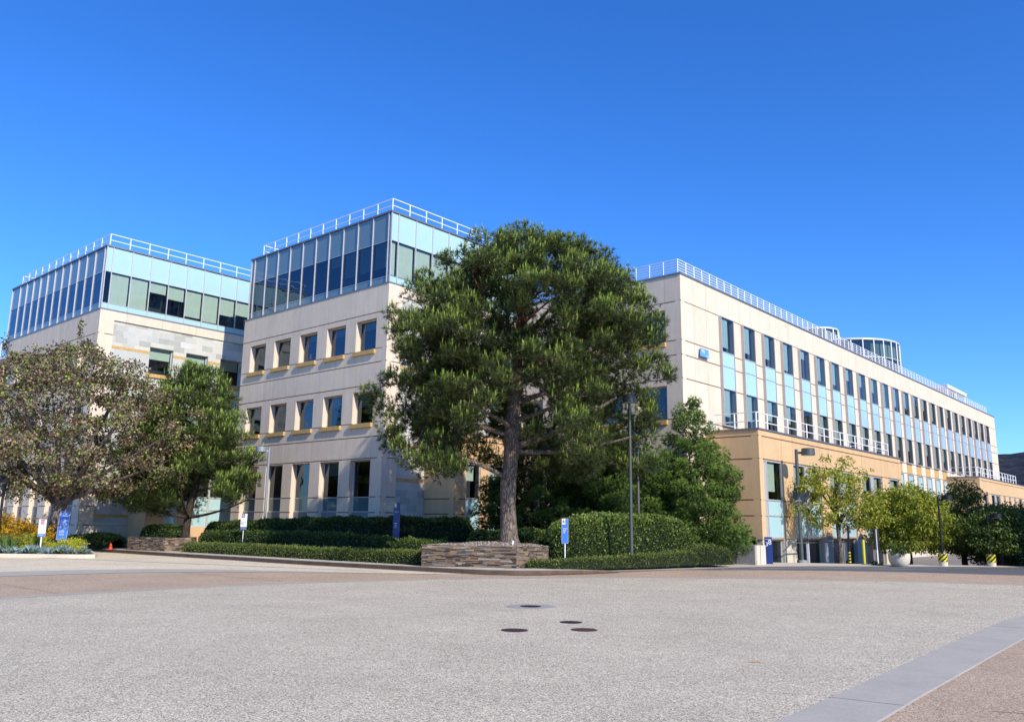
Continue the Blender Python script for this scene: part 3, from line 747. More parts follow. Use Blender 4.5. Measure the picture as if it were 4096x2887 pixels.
F = np.array([[j*nx+i, j*nx+i+1, (j+1)*nx+i+1, (j+1)*nx+i] for j in range(len(ys)-1) for i in range(nx-1)])
tag(obj('ground', mesh_np('ground', V, F, M['ground'], smooth=True)), kind='structure')
cx, cy, R0 = 8.15, 6.93, 23.04
def arc(r, a0, a1, n=60): return [(cx+r*math.cos(math.radians(a0+(a1-a0)*i/n)), cy+r*math.sin(math.radians(a0+(a1-a0)*i/n))) for i in range(n+1)]
sheet('brown_paving', [(-40,-14),(40,-14),(60,36),(60,43.2),(25,41.4),(18.2,40.6),(10.3,37.8),(5.9,34.4),(2.6,31.6),(.1,30.4),(-4.3,32.8),(-12,38.5),(-22,46.5),(-40,60)], 0.0, 'brown')
far = [(13.6,20.6),(17.0,22.9),(21.7,24.9)]
line_o = [(-4.2,.4),(2.51,8.29),(3.55,9.55),(5.23,11.62),(7.5,14.42),(9.28,16.55),(9.95,17.35),(11.12,18.55)] + far
sheet('grey_paving', arc(R0, 52, 182) + [(-15,-14),(-4.2,-14)] + line_o, .004, 'plaza')
line_i = [(-3.3,-.1),(3.5,8.33),(4.63,9.72),(5.71,11.02),(7.6,13.3),(8.85,14.8),(10.4,16.4),(12.4,18.1),(15.0,19.9),(19,21.8),(24,23.6)]
sheet('concrete_band', line_o + line_i[::-1], .008, 'band')
strip_later = line_i
j = MB()
for (a, b) in (((3.46,9.48),(4.12,9.07)), ((9.16,16.42),(9.92,15.95)), ((-.4,4.85),(.3,4.25)), ((6.2,12.8),(6.85,12.35))):
    if a[0] in (6.2, -.4): continue
    j.bar((a[0],a[1],.0055), (b[0],b[1],.0055), .008)
for (a, b) in (((4.9,8.9),(9.5,7.1)), ((9.5,13.6),(16,11.0)), ((-13.99,23.6),(-10.9,20.8)), ((-11.48,29.7),(-6.9,25.9)), ((-3.5,30.2),(-1.2,28.3))):
    j.bar((a[0],a[1],-.002), (b[0],b[1],-.002), .009)
tag(obj('paving_joints', j.mesh('paving_joints', M['stripeblack'])), kind='structure')
sheet('concrete_ring', arc(R0, 62, 182) + arc(R0+.36, 62, 182)[::-1], .008, 'band')
lo = [(-30,20.6),(-24,22.4),(-19.5,24.2),(-15.67,26.38),(-14.0,28.0),(-12.4,29.2),(-10.04,30.05),(-6.22,30.35),(-2.25,30.25)]
up = [(-34,21.8),(-26.5,24.1),(-21,26.4),(-17.08,28.5),(-15.2,30.0),(-13.3,31.1),(-11.2,31.5),(-8.6,31.2),(-5.3,30.72),(-2.3,30.40)]
sheet('curved_concrete_band', lo + up[::-1], .008, 'band')
sheet('cream_paving', up + [(-.84,30.75),(-4.35,32.85),(-8.3,35.5),(-12,38.5),(-17.4,42.7),(-22.1,46.5),(-34,56),(-60,60),(-60,22)], .004, 'cream')
sheet('thin_concrete_strip', [(-26,40.8),(-18.77,37.6),(-12.77,34.9),(-8.65,33.1),(-4.79,31.5),(-4.7,31.62),(-8.5,33.35),(-12.6,35.15),(-18.6,37.85),(-26,41.05)], .008, 'band')
sheet('asphalt_road', [(7.0,35.30),(8.71,35.5),(10.61,36.1),(14.29,36.2),(17.29,35.6),(20.66,34.4),(27,31.5),(60,18),(60,44.2),(25,41.5),(18.25,40.7),(14,39.75),(10.3,37.9)], .004, 'asphalt')
def strip(name, pts, w, z, mat):
    P = np.array(pts); d = np.gradient(P, axis=0); n = np.stack([-d[:,1], d[:,0]], 1); n /= np.linalg.norm(n, axis=1)[:,None]
    return sheet(name, [tuple(p) for p in P-n*w/2]+[tuple(p) for p in (P+n*w/2)[::-1]], z, mat)
strip('band_edge', line_i, .035, .010, 'concrete')
strip('road_edge_line', [(7.0,35.30),(8.71,35.5),(10.61,36.1),(14.29,36.2),(17.29,35.6),(20.66,34.4),(27,31.5),(60,18)], .14, .010, 'band')
strip('white_road_line', [(9.0,36.35),(12,37.6),(15.0,38.2),(17.4,38.25),(19.4,37.9)], .12, .010, 'paint')
strip('white_road_line', [(10.6,37.5),(14.5,39.2),(18.0,39.9),(22,40.0)], .10, .010, 'paint')
# kerb and sidewalk following the bend
CUR = np.array([(-34,56.2),(-27.5,51),(-22.1,46.6),(-17.4,42.8),(-12,38.6),(-8.3,35.65),(-4.35,32.95),(-1.6,31.1),(-.7,30.68),(.2,30.5),(1.2,30.75),(2.59,31.7),(4.06,32.95),(5.89,34.5),(7.9,36.05),(10.3,37.9),(12,38.95),(14,39.75),(18.25,40.7),(25,41.5),(40,43.0)])
HH = np.array([.15]*11+[.13,.05,.03]+[.02]*7)
d = np.gradient(CUR, axis=0); nrm = np.stack([-d[:,1], d[:,0]], 1); nrm /= np.linalg.norm(nrm, axis=1)[:,None]
WW = np.array([1.0]*13+[1.1,1.6,2.6,3.3,3.2,1.6,.8,.6])
def ribbon(name, A, zA, B, zB, mat):
    V = np.concatenate([np.c_[A, zA], np.c_[B, zB]]); n = len(A)
    return tag(obj(name, mesh_np(name, V, [[i, i+1, n+i+1, n+i] for i in range(n-1)], M[mat])), kind='structure')
K1 = CUR+nrm*.16
ribbon('kerb', CUR, HH, K1, HH+.002, 'kerb'); ribbon('kerb_face', CUR, HH*0-.01, CUR, HH, 'kerb_face')
gut = CUR-nrm*.32; ribbon('gutter', gut[:13], HH[:13]*0+.0125, CUR[:13], HH[:13]*0+.0125, 'kerb_face')
K2 = CUR+nrm*WW[:,None]
ribbon('sidewalk', K1, HH+.004, K2, HH+.006+.02, 'walk')
jm = MB()
for i in range(2, 17):
    for t in (0, .5):
        p = K1[i]*(1-t)+K1[i+1]*t; q = K2[i]*(1-t)+K2[i+1]*t; h = HH[i]*(1-t)+HH[i+1]*t
        jm.bar((*p, h+.001), (*q, h+.023), .010)
tag(obj('sidewalk_joints', jm.mesh('sidewalk_joints', M['concrete_dark'])), kind='structure')
sheet('planting_bed', [tuple(p) for p in K2[1:16]] + [(10.5,44.5),(7,48),(-3,55),(-16,62),(-34,62)], .13, 'soil')
# left island
ISL = [(-45,37.6),(-19.36,38.85),(-19.05,39.2),(-19.3,40.0),(-21.5,43.8),(-26,47.5),(-45,50)]
mb = MB()
for a, b in zip(ISL, ISL[1:]+ISL[:1]):
    a = np.array(a); b = np.array(b); t = (b-a)/np.linalg.norm(b-a); n = np.array([-t[1], t[0]])*.17
    mb.hexa([(*a,-.01),(*b,-.01),(*(b+n),-.01),(*(a+n),-.01),(*a,.17),(*b,.17),(*(b+n),.17),(*(a+n),.17)])
tag(obj('island_kerb', mb.mesh('island_kerb', M['concrete'])), kind='structure')
sheet('island_soil', [(-44,37.9),(-19.5,39.05),(-19.5,40.0),(-21.6,43.6),(-26,47.3),(-44,49.6)], .13, 'soil')
# hills on the right
def hill():
    nu, nv = 140, 30; V = []
    for j in range(nv+1):
        for i in range(nu+1):
            az = math.radians(-12+95*i/nu); D_ = 700+1500*j/nv
            prof = 150+22*math.sin(az*9+.5)+9*math.sin(az*31)+4*math.sin(az*87+1)
            prof *= .35+.65*float(sm(math.degrees(az), 20, 33))+.3*float(sm(math.degrees(az), 35, 50))
            h = prof*(1-((j-nv*.5)/(nv*.5))**2)**.8 + 2.5*math.sin(i*1.7+j*2.3)*(0 < j < nv)
            V.append((D_*math.sin(az), D_*math.cos(az), h*.91-4))
    F = [[j*(nu+1)+i, j*(nu+1)+i+1, (j+1)*(nu+1)+i+1, (j+1)*(nu+1)+i] for j in range(nv) for i in range(nu)]
    m, nt, out = newmat('chaparral_hillside')
    v = coords(nt); n = noise(nt, v, .06, 8, .75); n2 = noise(nt, v, .009, 5)
    c = ramp(nt, n, [(.38, (.020, .026, .042)), (.55, (.045, .050, .060)), (.7, (.085, .08, .07))])
    c = mix(nt, 1.0, c, ramp(nt, n2, [(.3, (.8,)*3), (.7, (1.25,)*3)]), 'MULTIPLY')
    principled(nt, out, c, 1, 0, .0)
    tag(obj('hills', mesh_np('hills', V, F, m, smooth=True)), kind='structure')
hill()

# ------------------------------------------------------------------ foliage
def unit(v): return v/np.maximum(np.linalg.norm(v, axis=-1, keepdims=True), 1e-9)
def leaf_mesh(name, P, Dr, ln, wd, tone, mat, fold=.25):
    """diamond leaves: P base points, Dr directions"""
    n = len(P); Dr = unit(Dr); S_ = unit(np.cross(Dr, unit(rng.normal(size=(n, 3))))); U = np.cross(Dr, S_)
    ln = np.broadcast_to(ln, (n,))[:, None]*rng.uniform(.75, 1.25, (n, 1)); wd = ln*wd
    a = P; c = P+Dr*ln; m = P+Dr*ln*.5
    V = np.stack([a, m+S_*wd/2+U*wd*fold, c, m-S_*wd/2+U*wd*fold], 1).reshape(-1, 3)
    return mesh_np(name, V, np.arange(4*n).reshape(-1, 4), mat, tone)
def tuft_mesh(name, P, Dr, size, tone, mat, nn=16, spread=(25, 80), w=.10, shoot=.5):
    """needle tufts: nn needles round each shoot"""
    n = len(P); Dr = unit(Dr); S_ = unit(np.cross(Dr, unit(rng.normal(size=(n, 3))))); U = np.cross(Dr, S_)
    th = np.radians(rng.uniform(*spread, (n, nn))); ph = rng.uniform(0, 2*np.pi, (n, nn)); al = rng.uniform(0, 1, (n, nn))
    dirs = (Dr[:,None]*np.cos(th)[...,None] + (S_[:,None]*np.cos(ph)[...,None]+U[:,None]*np.sin(ph)[...,None])*np.sin(th)[...,None])
    size = np.broadcast_to(size, (n,))[:, None, None]
    b = P[:,None]+Dr[:,None]*(al[...,None]-.3)*size*shoot
    tip = b+dirs*size*rng.uniform(.75, 1.1, (n, nn, 1))
    side = unit(np.cross(dirs, rng.normal(size=(n, nn, 3))))*size*w*.5
    V = np.stack([b-side, b+side, tip], 2).reshape(-1, 3)
    tn = np.clip(np.repeat(tone, nn)+rng.normal(0, .05, n*nn), 0, 1)
    return mesh_np(name, V, np.arange(3*n*nn).reshape(-1, 3), mat, tn)

class Wood:
    def __init__(s): s.V = []; s.F = []; s.n = 0; s.nodes = []; s.rad = []
    def tube(s, pts, radii, sides=7, wob=.0):
        pts = np.asarray(pts, float); m = len(pts); t = unit(np.gradient(pts, axis=0))
        up = np.array([1., 0, 0]) if abs(t[0][2]) > .7 else np.array([0, 0, 1.])
        x = unit(np.cross(t, up)); y = np.cross(t, x)
        an = np.arange(sides)*2*np.pi/sides
        for i in range(m):
            r = radii[i]*(1+(rng.normal(0, wob, sides) if wob else 0))
            s.V.append(pts[i]+(np.cos(an)[:,None]*x[i]+np.sin(an)[:,None]*y[i])*np.reshape(r*np.ones(sides), (-1, 1)))
        for i in range(m-1):
            for k in range(sides):
                k2 = (k+1) % sides; a = s.n+i*sides
                s.F.append((a+k, a+k2, a+sides+k2, a+sides+k))
        s.n += m*sides
        for p, r in zip(pts, radii): s.nodes.append(p); s.rad.append(r)
    def mesh(s, name, mat): return mesh_np(name, np.concatenate(s.V), s.F, mat, smooth=True)
def bez(p0, p1, p2, n): t = np.linspace(0, 1, n)[:, None]; return (1-t)**2*p0+2*t*(1-t)*p1+t*t*p2

def sample_crown(n, Rf, z0, z1, fmin=.5, mind=.5, center=(0, 0), yscale=1.0, tries=60000):
    """points in the shell of a crown whose radius Rf(z, azimuth) varies"""
    out = []
    for _ in range(tries):
        if len(out) >= n: break
        z = rng.uniform(z0, z1); az = rng.uniform(0, 2*np.pi); R = Rf(z, az)
        if R <= 0.05 or rng.uniform() > R/6.5+.15: continue
        f = fmin+(1-fmin)*rng.uniform()**.6
        p = np.array([center[0]+math.cos(az)*R*f, center[1]+math.sin(az)*R*f*yscale, z, f])
        if out and np.min(np.sum((np.array(out)[:, :3]-p[:3])**2, 1)) < mind**2: continue
        out.append(p)
    return np.array(out)

def attach(w, C, tw, sag=.1, nseg=5, tipr=.006):
    """grow a branch from the nearest wood to every cluster centre"""
    order = np.argsort([np.min(np.linalg.norm(np.array(w.nodes)-c, axis=1)) for c in C])
    for k in order:
        c = C[k]; nd = np.array(w.nodes); dv = nd-c
        cost = np.linalg.norm(dv, axis=1)+.9*np.maximum(0, dv[:, 2]+.1)+np.maximum(0, .02-np.array(w.rad))*10
        i = int(np.argmin(cost)); p0 = nd[i]; L_ = np.linalg.norm(c-p0)
        if L_ < .15: continue
        mid_ = (p0+c)/2+np.array([0, 0, -sag*L_])+rng.normal(0, .07*L_, 3)
        pts = bez(p0, mid_, c, nseg); r0 = min(w.rad[i]*.7, tw*(.35+.35*L_))
        w.tube(pts, np.linspace(max(r0, tipr*1.5), tipr, nseg), 5)

def put(name, me, parent, loc=None): return obj(name, me, parent, loc)

# ---- the big pine ----------------------------------------------------------
TP = np.array([-.02, 33.75, 0.0])
pine = thing('pine_tree', tuple(TP+[0, 0, 1.05]), 'tall broad pine with thick reddish trunk growing from the stacked stone planter in the centre', 'tree')
def pine_R(z, az):
    zs = [3.3, 4.2, 5.2, 6.5, 8.0, 9.4, 10.8, 11.9, 12.7, 13.4]; rs = [2.2, 3.8, 4.7, 5.2, 5.35, 5.15, 4.6, 3.7, 2.6, 1.0]
    r = np.interp(z, zs, rs, 0, 0); c, s = math.cos(az), math.sin(az)
    k = 1+.05*math.sin(3*az+z*1.1)+.07*math.sin(5*az-z*2.3+1)+.04*math.sin(9*az+z*3.7)
    if z < 7.5 and c > 0: k *= 1+.06*c*(1-(z-3.3)/4.2)
    if 5 < z < 9.5 and c > 0: k *= 1-.05*c
    if z > 9.5 and c > 0: k *= 1+.04*c
    if z < 5.0 and abs(az-1.5*math.pi) < .9: k *= .75
    return r*k
off = .6
C = sample_crown(470, pine_R, 3.4, 13.4, .45, .62, (off, 33.9), .82)
# openings under the crown in front of the trunk stay clear
keep = ~((C[:, 2] < 5.0) & (np.hypot(C[:, 0]-.0, C[:, 1]-33.8) < 2.6))
C = C[keep]
az_ = C[:, 0]/C[:, 1]
C = C[~((az_ > .105) & (az_ < .195) & (C[:, 1] < 35.2) & (C[:, 2] < 7.4))]      # the lamp post stands clear of the crown
C = C[~((np.abs(C[:, 0]-.1) < 1.5) & (C[:, 1] < 33.4) & (C[:, 2] < 7.6) & (rng.uniform(size=len(C)) < .6))]
tops = sample_crown(46, lambda z, a: pine_R(z, a)*1.09, 8.5, 13.2, .97, .8, (off, 33.9), .82); tops[:, 2] += .18; tops[:, 3] = 1.05
C = np.concatenate([C, tops])
extra = np.array([(-.2, 34.0, 13.75, 1), (.35, 33.9, 13.9, 1), (3.75, 33.7, 12.9, 1), (4.6, 33.8, 12.1, 1), (5.0, 33.8, 11.3, 1),(-5.55, 33.0, 6.75, 1), (-5.2, 33.2, 6.2, 1), (-4.8, 32.9, 5.6, 1), (-4.6, 33.1, 5.2, 1), (-4.3, 32.6, 4.6, 1), (-3.9, 32.8, 4.2, 1), (-3.4, 31.6, 3.95, 1), (-2.9, 31.8, 3.7, 1), (-2.6, 31.9, 4.1, 1), (-2.2, 31.7, 3.9, 1), (-4.9, 33.6, 4.9, 1),
   (5.9, 35.9, 5.3, 1), (5.3, 36.2, 6.0, 1), (4.6, 36.3, 5.4, 1), (5.9, 36.4, 6.9, 1), (4.7, 36.4, 4.6, 1), (5.5, 36.6, 7.5, 1), (6.0, 36.3, 7.2, 1), (5.2, 36.0, 5.2, 1), (4.3, 36.6, 6.4, 1), (6.1, 35.6, 4.4, 1), (5.6, 35.9, 3.9, 1), (6.1, 36, 6.2, 1), (5.0, 35.8, 4.2, 1), (-.3, 34, 13.5, 1), (1.1, 33.9, 13.4, 1), (2.75, 33.7, 13.0, 1), (3.9, 33.6, 12.4, 1), (4.3, 33.6, 11.8, 1)])
C = np.concatenate([C, extra])
w = Wood()
tz = np.array([.85, 1.2, 1.8, 2.6, 3.4, 4.2, 5.0, 5.9, 7.0, 8.2, 9.6, 11.0, 12.4, 13.6])
tx = np.array([.0, -.02, -.06, -.10, -.08, .0, .04, .06, .16, .22, .32, .42, .5, .55])
tr = np.array([.49, .37, .325, .315, .32, .30, .31, .275, .24, .20, .16, .12, .08, .04])
w.tube(np.c_[tx, TP[1]+.1*np.sin(tz), tz], tr, 18, .035)
limbs = [((.0, 4.9), (1.3, 33.2, 4.9), (4.2, 32.9, 6.8), .17), ((.02, 4.7), (2.0, 33.6, 4.4), (4.9, 33.5, 5.3), .12), ((-.05, 3.5), (-1.3, 33.0, 4.3), (-3.7, 32.3, 4.7), .11),
         ((.02, 5.3), (-1.5, 33.4, 5.7), (-4.4, 33.3, 6.3), .12), ((.05, 5.9), (1.2, 32.4, 6.0), (2.6, 30.3, 6.6), .12), ((.05, 5.6), (-.8, 32.2, 6.0), (-1.8, 30.2, 6.2), .10),
         ((.1, 6.6), (1.4, 34.5, 7.2), (4.6, 36, 8.6), .13), ((.1, 6.8), (-1.2, 34.6, 7.4), (-3.4, 36.3, 8.2), .12), ((.15, 7.6), (-1.4, 33.5, 8.3), (-4.2, 33.4, 10.2), .12),
         ((.2, 8.0), (1.7, 33.6, 8.6), (4.9, 33.8, 10.6), .12), ((.25, 8.8), (-.6, 32.3, 9.6), (-1.6, 30.8, 11.2), .09), ((.3, 9.2), (1.3, 32.5, 10), (2.6, 31, 11.4), .09),
         ((.3, 9.8), (.9, 35, 10.8), (2, 36.6, 12), .08), ((.35, 10.4), (-.9, 33.8, 11.4), (-2.4, 33.8, 13), .07), ((.4, 10.8), (1.5, 33.8, 11.6), (3.2, 33.8, 13.2), .07)]
for (x0, z0), m_, e_, r_ in limbs:
    w.tube(bez(np.array([x0, 33.75, z0]), np.array(m_), np.array(e_), 9), np.linspace(r_, r_*.32, 9), 8, .03)
attach(w, C[:, :3], .035, .06)
def off_(me, o): 
    me.transform(Matrix.Translation(-Vector(o))); return me
put('trunk', off_(w.mesh('trunk', M['bark_pine']), pine.location), pine)
def pine_foliage(C, ctr, per, crad, size, nn, mat, candle=.35, zr=.55, wn=.095):
    P = []; Dd = []; T = []
    for c in C:
        k = int(per*rng.uniform(.7, 1.3)); R = crad*rng.uniform(.75, 1.2)
        q = unit(rng.normal(size=(k, 3)))*(rng.uniform(size=(k, 1))**.45)*np.array([R, R, R*zr])
        q[:, 2] += .12*R
        out = unit(c[:3]-ctr)
        d_ = unit(q)*.55+out*.35+np.array([0, 0, .65])+rng.normal(0, .28, (k, 3))
        P.append(c[:3]+q); Dd.append(d_)
        T.append(np.clip(.34+.24*q[:, 2]/(R*zr)+.30*(c[3]-.78)+rng.normal(0, .09, k), .02, .8))  # clump tops and outer clumps toned lighter: shading painted into the needles
    P = np.concatenate(P); Dd = np.concatenate(Dd); T = np.concatenate(T)
    # pale upright new shoots on the tops of clumps
    m = (T > .43) & (rng.uniform(size=len(T)) < candle)
    P2 = P[m]; D2 = unit(Dd[m]*.35+np.array([0, 0, 1.0])); T2 = rng.uniform(.78, 1, len(P2))
    a = tuft_mesh('crown', P, Dd, size*rng.uniform(.8, 1.2, len(P)), T, mat, nn, (22, 80), wn)
    b = tuft_mesh('candles', P2+D2*size*.25, D2, size*rng.uniform(.7, 1.05, len(P2)), T2, mat, max(6, nn//3), (4, 18), wn*1.7, .9)
    bm = bmesh.new(); bm.from_mesh(a); bm.from_mesh(b); bm.to_mesh(a); bm.free()
    return a
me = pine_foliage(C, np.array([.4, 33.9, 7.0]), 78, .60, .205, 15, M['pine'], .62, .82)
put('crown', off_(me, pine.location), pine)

# ---- the young pine on the left ---------------------------------------------
p2o = np.array([-17.75, 46.4, .9])
yp = thing('pine_tree', tuple(p2o), 'smaller loose pine with bright green tips beside the small left stone planter', 'tree')
def yp_R(z, az):
    return np.interp(z, [1.9, 2.6, 3.6, 4.8, 6.0, 7.6, 8.8, 9.7, 10.3], [1.2, 3.1, 3.8, 3.6, 3.2, 2.5, 1.8, 1.2, .4], 0, 0)*(1+.10*math.sin(3*az+z*1.5)+.07*math.sin(5*az-z))
C2 = sample_crown(290, yp_R, 2.2, 10.2, .30, .5, (-17.9, 46.2), .8)
C2 = C2[~((C2[:, 2] < 3.6) & (np.abs(C2[:, 0]+17.0) < 1.1))]
w = Wood()
w.tube(np.array([(-17.75,46.4,.85),(-17.7,46.4,1.6),(-17.6,46.4,2.6),(-17.35,46.35,3.6),(-17.2,46.3,4.6),(-17.3,46.3,6),(-17.5,46.3,7.6),(-17.6,46.3,9.6)]), [.24,.20,.19,.18,.17,.13,.09,.03], 12, .04)
for e_ in [(-20.8,45.6,4.2),(-14.0,45.8,4.4),(-13.9,45.3,3.0),(-21.2,45.5,2.8),(-17,43.2,3.6),(-19.6,45,6.4),(-15,45.6,6.6),(-17,49,6),(-16,44.2,7.4),(-19,46,8.2),(-15.8,46,8.4)]:
    z0 = max(1.9, e_[2]-rng.uniform(.9, 1.8)); x0 = np.interp(z0, [1,3.6,6,10], [-17.7,-17.35,-17.3,-17.6])
    w.tube(bez(np.array([x0,46.35,z0]), np.array([(x0+e_[0])/2, (46.3+e_[1])/2, z0+.2]), np.array(e_), 8), np.linspace(.085, .03, 8), 6, .03)
attach(w, C2[:, :3], .03, .05)
put('trunk', off_(w.mesh('trunk', M['bark_pine2']), yp.location), yp)
put('crown', off_(pine_foliage(C2, np.array([-17.7, 46.2, 4.5]), 58, .66, .22, 14, M['pine2'], .85, .75), yp.location), yp)

# ---- broad-leaved trees --------------------------------------------------------
def broad_tree(name, base, label, Rf, z0, z1, ncl, per, crad, leaf, wd, mat, bark, trunk, limbs_, cen, fmin=.35, mind=.55, droop=.3, group=None, ys=1.0, tone=(.5, .30), spikes=0, mindz=None, sides=9, tw=.03):
    t = thing(name, tuple(base), label, 'tree', group)
    Cc = sample_crown(ncl, Rf, z0, z1, fmin, mind, cen, ys)
    w = Wood(); tp = np.array([p[:3] for p in trunk]); w.tube(tp, [p[3] for p in trunk], sides+3, .04)
    for (s0, m0, e0, r0) in limbs_:
        w.tube(bez(np.array(s0, float), np.array(m0, float), np.array(e0, float), 9), np.linspace(r0, r0*.3, 9), sides, .04)
    if spikes:
        for _ in range(spikes):
            c = Cc[rng.integers(len(Cc))]; 
            if c[2] > z1-(z1-z0)*.45: Cc = np.concatenate([Cc, [(c[0]+rng.normal(0,.2), c[1], min(c[2]+rng.uniform(.6, 1.1), z1+.9), -1)]])
    attach(w, Cc[:, :3], tw, .02)
    put('trunk', off_(w.mesh('trunk', M[bark]), base), t)
    P = []; Dd = []; T = []
    for c in Cc:
        sp = c[3] < 0; k = int(per*rng.uniform(.6, 1.4)*(.45 if sp else 1)); R = crad*rng.uniform(.7, 1.25)
        q = unit(rng.normal(size=(k, 3)))*(rng.uniform(size=(k, 1))**.5)*(np.array([.16, .16, .6]) if sp else np.array([R, R, R*.7]))
        P.append(c[:3]+q); Dd.append(unit(q)*.6+rng.normal(0, .5, (k, 3))+np.array([0, 0, -droop])); T.append(np.clip(rng.normal(tone[0]+rng.normal(0, .08), tone[1], k), 0, 1))
    put('crown', off_(leaf_mesh('crown', np.concatenate(P), np.concatenate(Dd), leaf, wd, np.concatenate(T), M[mat]), base), t)
    return t
# left bronze tree
bx_, by_ = -22.75, 42.3
def lt_R(z, az):
    c = math.cos(az)
    r = np.interp(z, [2.9, 3.6, 4.6, 6.0, 7.2, 8.4, 9.4, 10.4], [2.5, 4.8, 6.2, 6.8, 6.2, 4.9, 3.4, 1.4], 0, 0)
    return r*(1+.10*math.sin(3*az+z)+.08*math.sin(7*az+2*z))*(.93 if c > 0 else .9)
lim = []
for e_ in [(-19.2,41.8,7.4),(-16.8,41.2,6.0),(-17.6,42.4,4.6),(-21.2,40.4,8.8),(-23.2,40.8,9.6),(-24.8,41,8.4),(-27.4,41.6,7),(-28,41.5,5.4),(-20.6,43.8,9),(-24.5,44.8,8),(-22.4,38,6.4),(-25.6,38.8,5.8),(-19.4,39.2,5.2)]:
    e_ = np.array(e_); s0 = np.array([bx_+.14+rng.normal(0,.09), by_+rng.normal(0,.08), 2.25+rng.uniform(0,.35)])
    lim.append((s0, s0*.55+e_*.45+np.array([0,0,.1*(e_[2]-4)]), e_, rng.uniform(.12, .185)))
broad_tree('broadleaf_tree', (bx_, by_, .13), 'spreading tree with bronze green leaves and many forking limbs on the flower island', lt_R, 2.9, 10.4, 320, 125, .58, .13, .85, 'bronze', 'bark_grey',
    [(bx_-.10,by_,.1,.37),(bx_-.05,by_,.6,.29),(bx_,by_,1.3,.27),(bx_+.10,by_,2.0,.30),(bx_+.14,by_,2.5,.26)], lim, (bx_+.2, by_-.2), .25, .64, .25, spikes=34)
# yellow-green camphor trees on the right
def rtR(pz, pr):
    return lambda z, az: np.interp(z, pz, pr, 0, 0)*(1+.12*math.sin(3*az+2*z)+.09*math.sin(5*az-z))
G5 = 'small street trees in front of the right block'
def limbs_for(x, y, zf, R, zt, n=7, r=.055):
    o_ = []
    for i in range(n):
        a = 2*math.pi*i/n+rng.uniform(-.3, .3); rr = R*rng.uniform(.45, .7); e_ = (x+rr*math.cos(a), y+rr*math.sin(a), zf+(zt-zf)*rng.uniform(.35, .8))
        o_.append(((x, y, zf-.1), ((x*2+e_[0])/3, (y*2+e_[1])/3, (zf+2*e_[2])/3), e_, r))
    return o_
x, y = 16.95, 43.55
broad_tree('street_tree', (x, y, 0), 'sparse yellow green tree beside the side-arm lamp, in front of the tan podium', rtR([1.75, 2.3, 3.2, 4.2, 4.9, 5.4], [.8, 2.3, 2.6, 1.9, 1.3, .5]), 1.8, 5.4, 92, 64, .42, .17, .42, 'camphor', 'bark_pale',
    [(x,y,-.05,.13),(x-.02,y,.9,.10),(x-.05,y,1.7,.10),(x-.1,y,2.5,.09),(x-.15,y,3.6,.05)], limbs_for(x, y, 1.9, 2.4, 5.0), (x-.1, y), .25, .55, .75, G5, .8, (.52, .24))
x, y = 21.0, 44.6
broad_tree('street_tree', (x, y, -.2), 'round yellow green tree directly behind the white pot', rtR([.6, 1.2, 2.0, 2.9, 3.6, 4.0], [1.2, 2.0, 2.3, 2.0, 1.3, .5]), .8, 4.1, 150, 140, .48, .17, .42, 'camphor', 'bark_dark',
    [(x,y,-.3,.12),(x,y,.7,.10),(x,y,1.6,.09),(x,y,2.8,.05)], limbs_for(x, y, 1.0, 2.2, 3.8), (x+.1, y), .3, .45, .75, G5, .8, (.46, .24))
x, y = 24.9, 46.6
broad_tree('street_tree', (x, y, -.5), 'dark tree in shade with low side branches between the two striped lamp bases', rtR([.6, 1.4, 2.2, 3.0, 3.7, 4.25], [1.8, 2.4, 2.2, 1.8, 1.2, .4]), .7, 4.2, 120, 110, .46, .16, .45, 'camphor_shaded', 'bark_dark',
    [(x,y,-.6,.17),(x,y,.4,.14),(x+.05,y,1.3,.12),(x+.1,y,2.6,.08)], limbs_for(x, y, .7, 2.1, 3.8, 8, .06)+[((x,y,.15),(x+1.1,y-.3,.3),(x+2.3,y-.4,1.2),.05)], (x, y), .3, .48, .5, G5, .8, (.5, .2))
x, y = 29.2, 49.2
broad_tree('street_tree', (x, y, -.5), 'dark shaded tree at the right edge behind the second striped lamp base', rtR([-.2, .6, 1.4, 2.1, 2.8, 3.2], [2.0, 3.0, 3.0, 2.4, 1.5, .5]), -.1, 3.1, 170, 120, .5, .17, .45, 'camphor_shaded', 'bark_dark',
    [(x,y,-.6,.17),(x,y,.4,.14),(x,y,1.0,.12),(x,y,1.8,.08)], limbs_for(x, y, .5, 2.6, 2.9, 8, .06), (x, y), .3, .5, .5, G5, .8, (.42, .2))
x, y = 24.8, 42.9
broad_tree('street_tree', (x, y, -.5), 'low dark tree directly behind the rightmost striped lamp base', rtR([.8, 1.2, 1.8, 2.4, 2.9], [1.5, 1.9, 1.8, 1.3, .4]), .9, 2.9, 90, 90, .46, .16, .45, 'camphor_shaded', 'bark_dark',
    [(x,y,-.6,.13),(x,y,.4,.11),(x,y,1.3,.09),(x,y,2.2,.05)], limbs_for(x, y, .5, 1.9, 2.5, 7, .05), (x, y), .3, .48, .5, G5, .8, (.42, .2))

